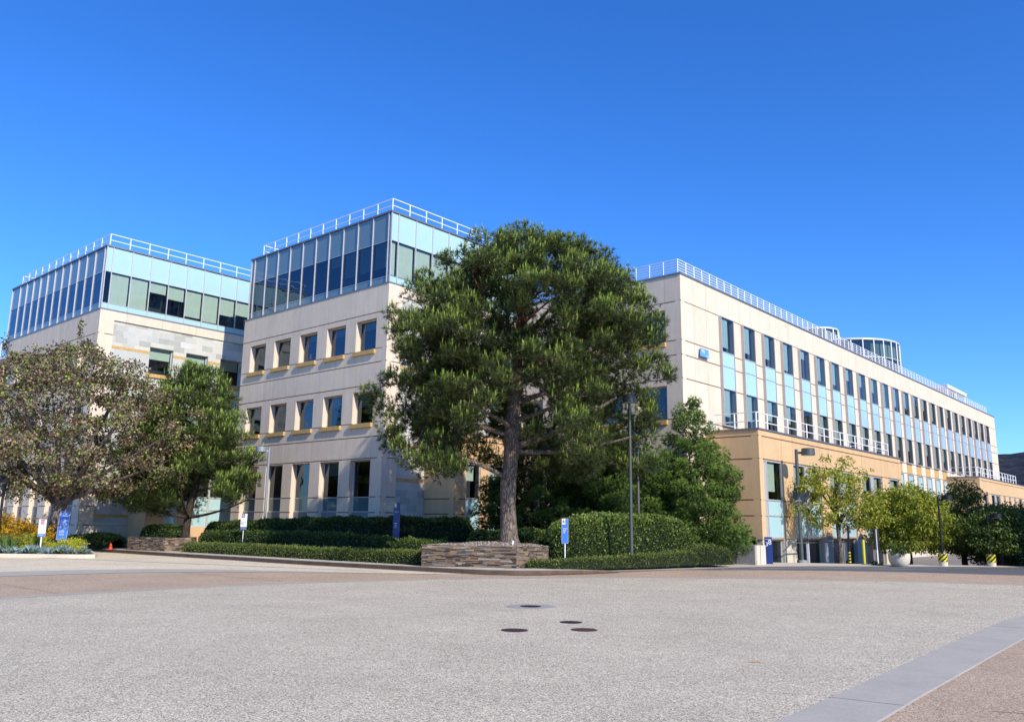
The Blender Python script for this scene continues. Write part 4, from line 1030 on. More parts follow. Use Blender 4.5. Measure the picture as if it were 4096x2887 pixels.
# ---- podocarpus masses ----------------------------------------------------------
def podo(base, label, Rf, z1, ncl, cen, tone=.5, z0=.5, lean=0):
    t = thing('podocarpus_tree', tuple(base), label, 'tree', 'dense podocarpus trees against the building corner')
    Rl = lambda z, a: Rf(z, a)*(1+.11*math.sin(4*a+z*2.7)+.08*math.sin(7*a-z*4.1))
    Cc = sample_crown(ncl, Rl, z0, z1, .55, .62, cen, .75)
    w = Wood(); x, y = base[0], base[1]
    for k in range(4):
        dx = rng.normal(0, .35); w.tube(np.array([(x,y,.1),(x+dx*.5,y,1.2),(x+dx,y,2.4),(x+dx*1.4+lean*.5,y,z1*.75)]), [.11,.08,.06,.02], 7)
    attach(w, Cc[:, :3], .02, .0)
    put('trunk', off_(w.mesh('trunk', M['bark_dark']), base), t)
    P = []; Dd = []; T = []
    for c in Cc:
        k = int(125*rng.uniform(.7, 1.3)); R = .45*rng.uniform(.8, 1.25)
        q = unit(rng.normal(size=(k, 3)))*(rng.uniform(size=(k, 1))**.4)*np.array([R, R, R*.9])
        P.append(c[:3]+q); Dd.append(unit(q)+rng.normal(0, .3, (k, 3))+np.array([0, 0, .45])); T.append(np.clip(tone-.10+.45*q[:, 2]/R+.5*(c[3]-.85)+rng.normal(0, .1, k), 0, 1))  # tone brightens upward and outward in each clump, painted shading
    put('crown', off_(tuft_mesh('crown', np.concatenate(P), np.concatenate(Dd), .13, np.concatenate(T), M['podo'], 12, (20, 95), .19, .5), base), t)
podo((8.75, 40.2, .13), 'bright green conical podocarpus reaching the cream corner, right of the lamp posts', rtR([.5, 1.6, 3.0, 4.2, 5.2, 6.3, 7.0, 7.8], [2.0, 2.1, 2.05, 1.75, 1.35, .9, .5, .15]), 7.75, 400, (8.7, 40.2), .72, .95)
podo((4.9, 40.6, .13), 'shorter podocarpus behind the two lamp posts, under the pine crown', rtR([.8, 1.8, 3.0, 4.2, 5.6, 6.0], [1.9, 2.5, 2.5, 2.2, 1.3, .3]), 5.9, 230, (4.9, 40.6), .6)
podo((1.3, 40.2, .13), 'shadowed podocarpus just right of the pine trunk', rtR([.8, 1.8, 3.0, 4.2, 5.4, 5.9], [1.2, 1.8, 1.9, 1.7, 1.1, .3]), 5.8, 170, (1.3, 40.2), .42)
podo((-.4, 40.8, .13), 'thin dark podocarpus half hidden behind the left side of the pine trunk', rtR([.8, 1.6, 2.6, 3.6, 4.2], [.5, .8, .9, .7, .2]), 4.1, 26, (-.6, 40.8), .40)

# ---- clipped hedges ---------------------------------------------------------------
def hedge(label, line, depth, h, dens, leaf, mat, cat='hedge', name='hedge', z0=.13, rough=.06, end=.45, wd=.6, tone=(.5, .2), p=4.0, group=None, off=0):
    """clipped hedge behind a front line; h is a height or list of heights along the line"""
    L0 = np.array(line, float); seg = np.r_[0, np.cumsum(np.linalg.norm(np.diff(L0, axis=0), axis=1))]; T_ = seg[-1]
    hh = np.interp(seg, np.linspace(0, T_, len(h)), h) if isinstance(h, (list, tuple)) else np.full(len(seg), h)
    def cen(s):
        x = np.interp(s, seg, L0[:, 0]); y = np.interp(s, seg, L0[:, 1]); e = .15
        dx = np.interp(s+e, seg, L0[:, 0])-np.interp(s-e, seg, L0[:, 0]); dy = np.interp(s+e, seg, L0[:, 1])-np.interp(s-e, seg, L0[:, 1])
        n = np.hypot(dx, dy)+1e-9; nx_, ny_ = -dy/n, dx/n
        return x+nx_*depth/2, y+ny_*depth/2, nx_, ny_
    def surf(s, a, sc=1.0):
        # a: 0 front foot .. pi back foot over the top
        x, y, nx_, ny_ = cen(s); H = np.interp(s, seg, hh)
        m = np.minimum(s, T_-s); k = np.sqrt(np.clip(1-(1-np.clip(m/end, 0, 1))**2, 0, 1))
        c, q = np.cos(a), np.sin(a); r = 1/(np.abs(c)**p+np.abs(q)**p)**(1/p)
        wob = 1+rough*(np.sin(s*2.1+a*1.3)+.7*np.sin(s*5.3+a*3.1+1)+.5*np.sin(s*11+a*5))*.6
        ww = -c*r*depth/2*wob*sc*(.35+.65*k); zz = q*r*H*(wob*.6+.4)*sc*(.55+.45*k)
        sh = (1-k)*end*.0
        return np.stack([x+nx_*ww, y+ny_*ww, z0+zz], -1), unit(np.stack([-c*nx_, -c*ny_, q], -1))
    t = thing(name, (float(L0[:, 0].mean()), float(L0[:, 1].mean()), z0), label, cat, group)
    area = T_*(2*float(np.mean(hh))+depth); n = int(area*dens)
    s = rng.uniform(0, T_, n); a = np.arccos(np.clip(rng.uniform(-1, 1, n)*1.0, -1, 1)); a = np.where(rng.uniform(size=n) < .5, rng.uniform(0, math.pi, n), a)
    P, Nn = surf(s, a); P += Nn*rng.normal(-.02, .035, (n, 1))
    Dd = Nn*.9+rng.normal(0, .55, (n, 3))+np.array([0, 0, .35])
    tn = np.clip(rng.normal(tone[0], tone[1], n)+.12*(a > .9)*(a < 2.2), 0, 1)
    # stray shoots above the clipped surface
    k = int(T_*9); s2 = rng.uniform(.3, T_-.3, k); P3, N3 = surf(s2, rng.uniform(.8, 2.3, k)); 
    for q in range(4):
        P = np.concatenate([P, P3+np.array([0, 0, .03*q])+rng.normal(0, .008, (k, 3))]); Dd = np.concatenate([Dd, N3*.3+rng.normal(0, .45, (k, 3))+np.array([0, 0, .8])]); tn = np.concatenate([tn, np.clip(rng.normal(tone[0]+.2, .15, k), 0, 1)])
    put('foliage', off_(leaf_mesh('foliage', P, Dd, leaf, wd, tn, M[mat]), t.location), t)
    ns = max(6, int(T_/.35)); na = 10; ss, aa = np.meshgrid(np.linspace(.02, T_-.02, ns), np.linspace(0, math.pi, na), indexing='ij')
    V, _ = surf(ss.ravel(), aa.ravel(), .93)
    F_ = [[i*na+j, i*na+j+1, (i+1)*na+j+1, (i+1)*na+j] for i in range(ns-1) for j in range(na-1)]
    put('inner_shade_shell', off_(mesh_np('inner_shade_shell', V, F_, M['hedge_core'], smooth=True), t.location), t)  # near-black shell painted as the shade inside the hedge
    return t
def offl(i0, i1, d_): return [tuple(CUR[i]+nrm[i]*d_) for i in range(i0, i1)]
hedge('long low clipped hedge along the kerb between the two stone planters', [(-16.75,43.35),(-12,39.6),(-8.1,36.55),(-3.45,33.05)], .85, [.46,.5,.5,.52], 1000, .06, 'hedge_low', tone=(.62, .2), end=.25)
hedge('mid height hedge row behind the low kerb hedge, ending in a rounded lit bush', [(-16.9,45.6),(-12,41.2),(-8.6,38.6),(-5.25,36.3)], 1.3, [1.0,1.05,1.1,1.1,.95], 620, .075, 'hedge', tone=(.30, .2), end=.7)  # low leaf tone carries the shade of the grazed front face
hedge('rounded two-bump shrub left of the stone planter, in front of the blue pillar sign', [(-5.0,36.25),(-3.9,36.1),(-2.3,36.3)], 1.5, [.95,1.0,.85,.92,.8], 700, .08, 'hedge', tone=(.55, .2), end=.6, rough=.09)
hedge('tall hedge toned for shade at the back below the windows of the middle block', [(-17.4,47.6),(-12.3,43.2),(-9.0,40.6),(-5,38.9),(-1.75,38.55)], 1.6, [1.45,1.6,1.75,1.85,1.8], 480, .085, 'hedge', tone=(.26, .2), end=.7)  # leaves toned dark to paint in the shade of grazing light
hedge('large leafy hedge behind the lamp post, right of the pine planter', [(1.75,34.9),(3.2,35.2),(5.0,36.2),(6.8,37.2),(8.6,38.3)], 1.9, [1.7,1.95,2.05,2.1,2.0,1.75], 620, .10, 'hedge', tone=(.74, .22), end=.9)
hedge('low clipped hedge curving along the pavement right of the planter', [(.55,31.75),(2.0,31.85),(3.6,32.75),(5.4,34.25),(7.0,35.7),(8.3,36.7)], .85, [.25,.33,.40,.44,.52,.58], 900, .06, 'hedge_low', tone=(.68, .2), end=.5)
hedge('rounded low bush at the right end of the curving low hedge', [(8.0,36.55),(9.1,37.2),(10.15,37.8)], 1.4, [.7,.85,.62], 900, .06, 'hedge_low', name='bush', cat='bush', tone=(.66, .2), end=.7)
hedge('ragged hedge growing on top of the grey concrete retaining wall', [(6.9,44.3),(9.2,42.2),(11.35,40.35)], 1.2, [.45,.42,.4], 620, .09, 'hedge_low', z0=.86, tone=(.62, .2), end=.3, rough=.12)
hedge('ivy covered low wall planting behind the left of the stone planter', [(-1.9,37.7),(-.1,37.7),(1.9,37.6)], .7, [1.25,1.3,1.3], 420, .10, 'hedge', name='ivy', cat='ivy', tone=(.62, .22), rough=.12)
hedge('dark rounded shrub behind the small left stone planter', [(-20.6,46.6),(-18.3,45.4)], 1.7, [1.25,1.5,1.35], 420, .09, 'hedge', name='bush', cat='bush', tone=(.36, .18), end=.9, rough=.1)
hedge('low dark shrubs at the foot of the left block, behind the traffic cone', [(-26.2,49.6),(-22.4,46.7)], 1.6, [.6,1.0,.8], 420, .09, 'hedge', name='bush', cat='bush', tone=(.42, .2), end=.9, rough=.14)
sheet('left_bed', [(-30,52.5),(-22.6,46.9),(-20,48.5),(-27,55)], .135, 'soil')
# ------------------------------------------------------------------ stacked stone planters
def planter(label, poly, z0, z1, loc, pebbles=True, vis=(0, 1)):
    t = thing('stone_planter', loc, label, 'planter'); o = np.array(loc)
    mb = MB(); n = len(poly)
    for e in range(n):
        a = np.array(poly[e]); b = np.array(poly[(e+1) % n]); L_ = np.linalg.norm(b-a); d_ = (b-a)/L_; nn = np.array([d_[1], -d_[0]])
        z = z0; row = 0
        while z < z1-.012:
            h = min(rng.uniform(.028, .062), z1-z); s = -rng.uniform(0, .1)
            while s < L_:
                l = rng.uniform(.12, .46); s0, s1 = max(s, 0), min(s+l, L_); s += l
                if s1-s0 < .03: continue
                pr = rng.uniform(-.012, .028); p = a+d_*(s0+.003)+nn*pr; q = a+d_*(s1-.003)+nn*(pr+rng.uniform(-.008, .008)); back = -nn*.22
                A_ = lambda v, zz: (v[0]-o[0], v[1]-o[1], zz-o[2])
                hh = h-.005; mb.hexa([A_(p, z), A_(q, z), A_(q+back, z), A_(p+back, z), A_(p, z+hh), A_(q, z+hh+rng.uniform(-.003,.003)), A_(q+back, z+hh), A_(p+back, z+hh)], float(rng.uniform()), skip=(0,))
            z += h
    obj('stone_wall', mb.mesh('stone_wall', M['slate']), t)
    c = np.mean(poly, axis=0)
    if pebbles:
        P = [np.array(p)+(c-np.array(p))*.06 for p in poly]; m = MB(); k = 40
        ring = []
        for i in range(n):
            for f in np.linspace(0, 1, 6)[:-1]: ring.append(P[i]*(1-f)+P[(i+1) % n]*f)
        lay = [(1, .0), (.7, .02), (.4, .09), (.0, .13)]
        for (f0, h0), (f1, h1) in zip(lay, lay[1:]):
            for i in range(len(ring)):
                p, q = ring[i], ring[(i+1) % len(ring)]
                A_ = lambda v, f, h: (c[0]+(v[0]-c[0])*f-o[0], c[1]+(v[1]-c[1])*f-o[1], z1-.03+h-o[2])
                m.quad(A_(p, f0, h0), A_(q, f0, h0), A_(q, f1, h1), A_(p, f1, h1), .5)
        obj('gravel_bed', m.mesh('gravel_bed', M['pebble']), t)
        m = MB()
        for _ in range(900):
            i = rng.integers(len(ring)); f = rng.uniform(0, 1)**.5; v = ring[i]*(1-(u := rng.uniform()))+ring[(i+1) % len(ring)]*u
            x, y = c+(v-c)*f; z = z1-.03+np.interp(f, [0, .4, .7, 1], [.13, .09, .02, 0]); r = rng.uniform(.02, .055); a = rng.uniform(0, 3)
            ca, sa = math.cos(a)*r, math.sin(a)*r; x -= o[0]; y -= o[1]; z -= o[2]
            B_ = [(x+ca, y+sa, z-.01), (x-sa, y+ca, z-.01), (x-ca, y-sa, z-.01), (x+sa, y-ca, z-.01)]
            T_ = [((p[0]-x)*.55+x, (p[1]-y)*.55+y, z+r*.8) for p in B_]; m.hexa(B_+T_, float(rng.uniform()), skip=(0,))
        obj('pebbles', tag_stuff(m.mesh('pebbles', M['pebble'])), t)
    return t
def tag_stuff(me): return me
planter('large stacked ledgestone planter around the base of the big pine', [(-3.35,32.5),(.25,31.62),(1.5,33.0),(1.1,36.0),(-2.6,36.2)], .10, .97, (-.6,33.8,.1))
planter('small stacked ledgestone planter below the young pine on the left', [(-20.45,45.55),(-17.75,43.85),(-16.85,45.0),(-17.4,47.2),(-19.6,47.6)], .10, .85, (-18.4,45.2,.1), False)
sheet('left_planter_soil', [(-20.2,45.6),(-17.75,44.05),(-17.05,45.0),(-17.5,47.0),(-19.5,47.4)], .80, 'soil')

# ------------------------------------------------------------------ lamp posts
def lamp(name, label, loc, h, head, mats, pole_d=.12, ped=None, arm=None, group=None, cage=False, base_h=0):
    t = thing(name, loc, label, 'street lamp', group)
    mp = M[mats]
    mb = MB(); mb.cyl(0, 0, base_h, h-.02, pole_d/2*1.12, pole_d/2*.9, 14); mb.build('pole', mp, t, smooth=True)
    if ped:
        mb = MB(); r = ped[0]/2; mb.cyl(0, 0, 0, ped[1], r, r*.94, 18); mb.build('base', M['concrete_dark'] if ped[2] else mp, t, smooth=True)
        mb = MB(); mb.cyl(0, 0, ped[1], ped[1]+.03, pole_d*.95, pole_d*.9, 14); mb.build('base_plate', mp, t, smooth=True)
    dx, dy = (0, 0)
    if arm:
        dx, dy = arm; Ln = math.hypot(dx, dy); ux, uy = dx/Ln, dy/Ln
        mb = MB(); mb.bar((0, 0, h-.20), (dx-ux*head[0]*.4, dy-uy*head[0]*.4, h-.20), .11); obj('arm', mb.mesh('arm', mp), t)
    hz = h-head[1] if not arm else h-head[1]+.02
    mb = MB(); r = head[0]/2
    mb.cyl(dx, dy, hz+.015, h+.0, r, r*.97, 26); mb.cyl(dx, dy, h, h+.02, r*.97, r*.9, 26)
    for z in ([.0, .07, .14] if cage else [.0]): mb.cyl(dx, dy, hz+z, hz+z+.03, r*1.035, r*1.035, 26)
    mb.build('lamp_head', mp, t, smooth=True)
    mb = MB(); mb.cyl(dx, dy, hz-.02, hz+.01, r*.86, r*.86, 20); mb.build('lens', M['lens'], t, smooth=True)
    if cage:
        mb = MB(); mb.cyl(0, 0, hz-.36, hz, r*.45, r*.5, 16); mb.build('glass_cylinder', M['glass'], t, smooth=True)
        for k in range(4):
            a = math.pi/4+k*math.pi/2; mb = MB(); c, s = math.cos(a), math.sin(a)
            mb.bar((c*r*.9, s*r*.9, hz), (c*r*.85, s*r*.85, hz-.38), .03); mb.bar((c*r*.85, s*r*.85, hz-.38), (c*.05, s*.05, hz-.50), .03); obj('cage_bar', mb.mesh('cage_bar', mp), t)
    return t
lamp('street_lamp', 'tall dark grey lamp post with plain drum head standing in front of the right hedge', (4.98, 34.75, .13), 7.05, (.55, .32), 'pole_green', .125, (.36, .40, 0))
lamp('street_lamp', 'shorter lamp post with ribbed drum and caged lantern, rising behind the right hedge', (5.78, 37.95, .13), 5.50, (.50, .38), 'pole', .12, None, None, None, True)
l3 = lamp('street_lamp', 'lamp post with a side-arm drum head, carrying a stop sign seen from behind', (14.72, 42.9, .0), 5.75, (.68, .34), 'pole_green', .18, (.50, .17, 1), (.55, -.18))
lamp('street_lamp', 'pale lamp post with side-arm head in front of the middle block, behind the hedges', (-13.1, 45.15, .13), 5.55, (.56, .27), 'pole_pale', .15, None, (-.40, -.12))
lamp('street_lamp', 'black lantern on a post at the very left edge of the photo', (-23.35, 38.75, .13), 3.55, (.42, .35), 'pole_black', .12, None, None, None, True)
def striped_base(t, r, h):
    mb = MB(); mb.cyl(0, 0, 0, h, r, r*.98, 24); mb.build('concrete_base', M['concrete'], t, smooth=True)
    K = 56; mb = MB()
    for i in range(K):
        a0, a1 = 2*math.pi*i/K, 2*math.pi*(i+1)/K; R_ = r+.012; J = 14; zb = h-.36
        for j in range(J):
            z0, z1 = zb+.36*j/J, zb+.36*(j+1)/J
            mb.m = int(((i*.5+(J-j)*.62) % 5.0) < 2.4)
            mb.quad((R_*math.cos(a0),R_*math.sin(a0),z0),(R_*math.cos(a1),R_*math.sin(a1),z0),(R_*math.cos(a1),R_*math.sin(a1),z1),(R_*math.cos(a0),R_*math.sin(a0),z1))
    obj('warning_band', mb.mesh('warning_band', M['yellow'], M['stripeblack']), t)
l4 = lamp('street_lamp', 'black lamp post with side-arm head on a concrete base with yellow and black stripes', (21.15, 41.55, -.12), 3.52, (.50, .20), 'pole_black', .10, None, (.38, -.13)); striped_base(l4, .20, .72)
l5 = lamp('street_lamp', 'black lamp post on the rightmost yellow and black striped concrete base, lost in dark trees', (23.7, 41.9, -.15), 2.7, (.50, .20), 'pole_black', .09, None, (.38, -.13)); striped_base(l5, .20, .74)
# stop sign seen from behind
t = thing('stop_sign', (14.72, 42.9, 2.95), 'back of an octagonal stop sign clamped to the side-arm lamp post', 'road sign', rotz=math.radians(-28))
mb = MB(); R_ = .45
P8 = [(R_*math.cos(math.pi/8+k*math.pi/4)*.98+.10, R_*math.sin(math.pi/8+k*math.pi/4)) for k in range(8)]
for k in range(8):
    a, b = P8[k], P8[(k+1) % 8]
    mb.quad((a[0],.10,a[1]+.5),(b[0],.10,b[1]+.5),(b[0],.12,b[1]+.5),(a[0],.12,a[1]+.5)); mb.quad((.10,.10,.5),(a[0],.10,a[1]+.5),(b[0],.10,b[1]+.5),(.10,.10,.5)); mb.quad((.10,.12,.5),(b[0],.12,b[1]+.5),(a[0],.12,a[1]+.5),(.10,.12,.5))
obj('panel', mb.mesh('panel', M['pole_green']), t)
mb = MB(); mb.box(-.22, .34, .10, .12, -.22, .0); obj('supplementary_plate', mb.mesh('supplementary_plate', M['pole']), t)
for z in (.15, .85): 
    mb = MB(); mb.box(-.12, .12, -.10, .10, z, z+.035); obj('clamp', mb.mesh('clamp', M['frame']), t)

# ------------------------------------------------------------------ signs
def panel_sign(name, label, loc, w, h, zb, face_mat, rot=0, pole=.055, edge='wht', depth=.03, plx=.5):
    """loc: foot of the post; panel w x h with its bottom at zb above the foot"""
    t = thing(name, loc, label, 'sign', rotz=rot)
    mb = MB(); mb.cyl(0, .03, 0, zb+.05, pole/2, n=12); mb.build('post', M['white'], t, smooth=True)
    x0 = -w*plx
    mb = MB(); mb.box(x0, x0+w, -depth/2, depth/2, zb, zb+h); mb.build('panel', M[face_mat], t, bevel=.004)
    if edge:
        mb = MB(); e = .008
        for a in ((x0-e, x0), (x0+w, x0+w+e)): mb.box(a[0], a[1], -depth/2-.002, depth/2, zb, zb+h)
        mb.box(x0, x0+w, -depth/2-.002, depth/2, zb+h, zb+h+e); mb.box(x0, x0+w, -depth/2-.002, depth/2, zb-e, zb)
        obj('edge_trim', mb.mesh('edge_trim', M[edge]), t)
    return t, x0, -depth/2-.003
def rect(t, name, x0, x1, z0, z1, y, mat, th=.004):
    mb = MB(); mb.box(x0, x1, y-th, y, z0, z1); return obj(name, mb.mesh(name, M[mat]), t)
def ringo(t, name, x, z, r, w, y, mat, slash=None, n=28):
    mb = MB()
    for i in range(n):
        a, b = 2*math.pi*i/n, 2*math.pi*(i+1)/n; c = lambda q, R_: (x+R_*math.cos(q), y, z+R_*math.sin(q))
        mb.quad(c(a, r-w), c(b, r-w), c(b, r), c(a, r))
    if slash:
        dx, dz = math.cos(slash)*(r-w*.5), math.sin(slash)*(r-w*.5); nx_, nz_ = -math.sin(slash)*w*.5, math.cos(slash)*w*.5
        mb.quad((x-dx-nx_, y-.001, z-dz-nz_), (x+dx-nx_, y-.001, z+dz-nz_), (x+dx+nx_, y-.001, z+dz+nz_), (x-dx+nx_, y-.001, z-dz+nz_))
    return obj(name, mb.mesh(name, M[mat]), t)
FT = (math.pi/2, 0, 0)
# Visitors Keep Left
t, x0, y = panel_sign('direction_sign', 'blue and white post sign reading Visitors Keep Left in front of the hedge', (2.13, 32.75, .13), .235, .92, .95, 'blue', math.radians(-3))
rect(t, 'symbol_panel', x0+.004, x0+.135, 1.655, 1.865, y, 'wht'); ringo(t, 'no_pedestrian_symbol', x0+.07, 1.76, .055, .012, y-.006, 'red')
mb = MB(); mb.bar((x0+.067, y-.007, 1.805), (x0+.07, y-.007, 1.745), .022); mb.bar((x0+.07, y-.007, 1.75), (x0+.058, y-.007, 1.712), .010); mb.bar((x0+.07, y-.007, 1.75), (x0+.086, y-.007, 1.715), .010); obj('walking_figure', mb.mesh('walking_figure', M['black']), t)
text('Visitors\nKeep\nLeft', .088, M['wht'], t, (x0+.036, y-.003, 1.475), FT, xs=.62)
# Private Property
t, x0, y = panel_sign('information_sign', 'tall blue panel sign headed Private Property beside the bronze tree trunk', (-21.72, 41.1, .13), .44, 1.34, .62, 'blue', math.radians(14), pole=.09)
t.rotation_euler = (math.radians(-2), math.radians(2), math.radians(14))
text('Private\nProperty', .115, M['wht'], t, (x0+.03, y-.003, 1.83), FT)
def lines(t, x0, y, z, n, w, step, mat='wht', th=.012, name='small_print'):
    mb = MB()
    for i in range(n):
        x = x0
        while x < x0+w*(1 if i % 3 else .9)-.03:
            l = rng.uniform(.02, .06); mb.box(x, min(x+l, x0+w), y-.004, y, z-i*step, z-i*step+th); x += l+.012
    obj(name, mb.mesh(name, M[mat]), t)
lines(t, x0+.09, y, 1.58, 14, .27, .032); lines(t, x0+.09, y, 1.09, 5, .22, .032); lines(t, x0+.09, y, .90, 3, .23, .032)
# Thank you for not smoking
t, x0, y = panel_sign('no_smoking_sign', 'white sign with red no smoking symbol at the front of the flower island', (-21.92, 39.75, .13), .31, .78, .80, 'wht', math.radians(12), pole=.075)
rect(t, 'symbol_panel', x0+.07, x0+.23, 1.36, 1.57, y, 'red'); ringo(t, 'prohibition_symbol', x0+.15, 1.465, .07, .014, y-.006, 'wht', math.radians(-48))
rect(t, 'blue_foot', x0, x0+.31, .80, .935, y, 'blue'); text('Thank you for\nnot Smoking', .042, M['wht'], t, (x0+.03, y-.007, .885), FT)
# Fire lane
t, x0, y = panel_sign('fire_lane_sign', 'white sign reading Fire Lane above a blue No Parking strip between the left hedges', (-13.35, 42.45, .13), .30, .80, 1.18, 'wht', math.radians(8), pole=.04, edge=None)
rect(t, 'symbol_panel', x0+.03, x0+.20, 1.79, 1.97, y, 'maroon'); ringo(t, 'prohibition_symbol', x0+.115, 1.88, .068, .012, y-.006, 'wht', math.radians(-50))
text('P', .10, M['wht'], t, (x0+.085, y-.007, 1.845), FT)
text('Fire Lane', .062, M['red'], t, (x0+.02, y-.003, 1.57), FT); lines(t, x0+.02, y, 1.51, 3, .18, .03, 'navy', .01)
rect(t, 'blue_foot', x0, x0+.30, 1.18, 1.33, y, 'navy'); text('No Parking', .055, M['wht'], t, (x0+.02, y-.007, 1.23), FT)
# Shuttle pillar
t = thing('shuttle_stop_pillar', (-5.13, 38.25, .13), 'slim dark blue pillar sign reading SHUTTLE standing in the back hedge', 'sign', rotz=math.radians(6))
mb = MB(); mb.box(-.15, .15, -.03, .03, 0, 2.54); mb.build('panel', M['navy'], t, bevel=.005); y = -.034
rect(t, 'symbol_panel', -.145, -.005, 2.29, 2.53, y, 'lime')
mb = MB(); mb.box(-.10, -.03, y-.010, y-.006, 2.36, 2.44); mb.box(-.095, -.035, y-.010, y-.006, 2.455, 2.475); mb.box(-.13, -.12, y-.010, y-.006, 2.34, 2.44); mb.box(-.097, -.08, y-.010, y-.006, 2.335, 2.355); mb.box(-.05, -.033, y-.010, y-.006, 2.335, 2.355); mb.box(-.11, -.03, y-.010, y-.006, 2.49, 2.505)
obj('bus_symbol', mb.mesh('bus_symbol', M['wht']), t)
text('SHUTTLE', .055, M['wht'], t, (-.13, y-.003, 2.10), FT); rect(t, 'arrow', -.13, -.11, 2.03, 2.05, y, 'wht')
rect(t, 'heading_line', -.09, .03, 1.59, 1.62, y, 'wht'); lines(t, -.09, y, 1.53, 4, .13, .04, 'wht', .010)
# building 38 sign
t = thing('building_number_sign', (12.53, 41.15, .0), 'dark blue slab sign reading 38 behind the end of the concrete wall', 'sign', rotz=math.radians(-14))
mb = MB(); mb.box(-.18, .18, -.04, .04, 0, 1.31); mb.build('panel', M['navy'], t, bevel=.005); y = -.044
text('3', .26, M['wht'], t, (-.13, y-.003, .88), FT); text('8', .32, M['wht'], t, (-.01, y-.003, .96), FT)
lines(t, -.13, y, 1.19, 1, .30, .03, 'wht', .022, 'small_lettering')

# ------------------------------------------------------------------ concrete retaining wall, screen, bollards
cw = thing('retaining_wall', (11.5, 39.9, 0), 'board-marked grey concrete retaining wall with a round light, left of the podium', 'wall')
o_ = np.array([11.5, 39.9, 0]); c2 = o_[:2]
def wseg(p, q, th, z0, z1, name, mat):
    p = np.array(p, float); q = np.array(q, float); d_ = (q-p)/np.linalg.norm(q-p); n = np.array([-d_[1], d_[0]])*th; mb = MB()
    mb.hexa([(*(p-c2), z0), (*(q-c2), z0), (*(q+n-c2), z0), (*(p+n-c2), z0), (*(p-c2), z1), (*(q-c2), z1), (*(q+n-c2), z1), (*(p+n-c2), z1)])
    return obj(name, mb.mesh(name, M[mat]), cw)
LC = c2+UA[:2]*6.2
wseg(LC, c2, .25, -.1, .93, 'wall', 'concrete_dark'); wseg(c2+UB[:2]*.004, c2+UB[:2]*.58, .25, -.1, .932, 'return_wall', 'concrete'); wseg(c2+UB[:2]*.64, c2+UB[:2]*1.2, .25, -.1, .93, 'return_wall', 'concrete')  # shaded, dirty run gets darker concrete than the sunlit returns: shade painted in
sheet('retaining_bed', [tuple(LC+np.array([.1,.2])), tuple(c2+np.array([-.05,.25])), (12.3,42.2), (9, 45)], .86, 'soil')
for k in range(1, 7):
    p = c2+UA[:2]*.95*k; mb = MB(); nb_ = -UB[:2]*.012; mb.bar((*(p+nb_-c2), 0), (*(p+nb_-c2), .93), .02); obj('board_joint', mb.mesh('board_joint', M['stripeblack']), cw)
wl = thing('wall_light', (*(c2+UA[:2]*.85-UB[:2]*.02), .55), 'small round bulkhead light on the grey retaining wall', 'light', rotz=-AZ)
mb = MB(); K = 18
for i in range(K):
    a, b = 2*math.pi*i/K, 2*math.pi*(i+1)/K; c = lambda q, r, yy: (r*math.cos(q), yy, r*math.sin(q))
    mb.quad(c(a,.13,0), c(b,.13,0), c(b,.12,-.09), c(a,.12,-.09)); mb.quad(c(a,.12,-.09), c(b,.12,-.09), c(b,.09,-.10), c(a,.09,-.10))
obj('housing', mb.mesh('housing', M['frame']), wl)
mb = MB()
for i in range(K):
    a, b = 2*math.pi*i/K, 2*math.pi*(i+1)/K; c = lambda q, r, yy: (r*math.cos(q), yy, r*math.sin(q)); mb.quad(c(a,.09,-.10), c(b,.09,-.10), (0,-.125,0), (0,-.125,0))
obj('lens', mb.mesh('lens', M['pole']), wl)
def online(r, a):   # where the bearing x/y = r meets the line a = const
    k = (r*(C0[1]+UA[1]*a)-(C0[0]+UA[0]*a))/(UB[0]-r*UB[1]); return W(a, k)
sc = thing('ramp_handrail', tuple(online(.3310, -17.35)), 'dark handrail on white upright fins in front of the garage bays', 'railing')
o_ = np.array(sc.location); P = [online(r, -17.35)-o_ for r in (.3310, .3523, .3743, .3968)]
mb = MB(); mb.bar(P[0]+[0,0,1.02], P[3]+[0,0,1.02], .05); mb.bar(P[0]+[0,0,1.02], P[0]-UB*.9+[0,0,.62], .05); obj('handrail', mb.mesh('handrail', M['pole']), sc)
for p in P[1:]:
    mb = MB(); q = p-UA*.0; mb.hexa([q+UB*-.03, q+UB*.03, q+UB*.03+UA*.12, q-UB*.03+UA*.12, q-UB*.03+[0,0,.99], q+UB*.03+[0,0,.99], q+UB*.03+UA*.12+[0,0,.99], q-UB*.03+UA*.12+[0,0,.99]]); obj('fin', mb.mesh('fin', M['white']), sc)
def bollard(name, label, loc, r, h, mats):
    t = thing(name, loc, label, 'bollard'); mb = MB(); z = 0
    for z0, z1, m in mats:
        b = MB(); b.cyl(0, 0, z0, z1, r, n=14); b.build('post' if m != 'yellow' or name == 'bollard' else 'stripe', M[m], t, smooth=True)
    return t
bollard('bollard', 'plain bright yellow steel bollard between the two yellow green trees', (17.78, 42.7, -.05), .068, 1.3, [(0, 1.26, 'yellow')])
t = thing('striped_post', (16.9, 42.3, 0), 'thin black post with yellow stripes at its foot beside the sparse tree', 'post')
mb = MB(); mb.cyl(0, 0, 0, 1.9, .05, n=12); mb.build('post', M['pole_black'], t, smooth=True)
for k in range(4):
    mb = MB(); mb.cyl(0, 0, .10+.15*k, .17+.15*k, .056, n=12); mb.build('stripe', M['yellow'], t, smooth=True)
t = thing('gate_post', (18.35, 42.5, -.05), 'slender black and white post beside the round pot, under the round tree', 'post')
mb = MB(); mb.box(-.10, .0, -.05, .05, .8, 1.8); mb.box(.055, .14, -.05, .05, .8, 1.8); obj('dark_panel', mb.mesh('dark_panel', M['pole_black']), t)
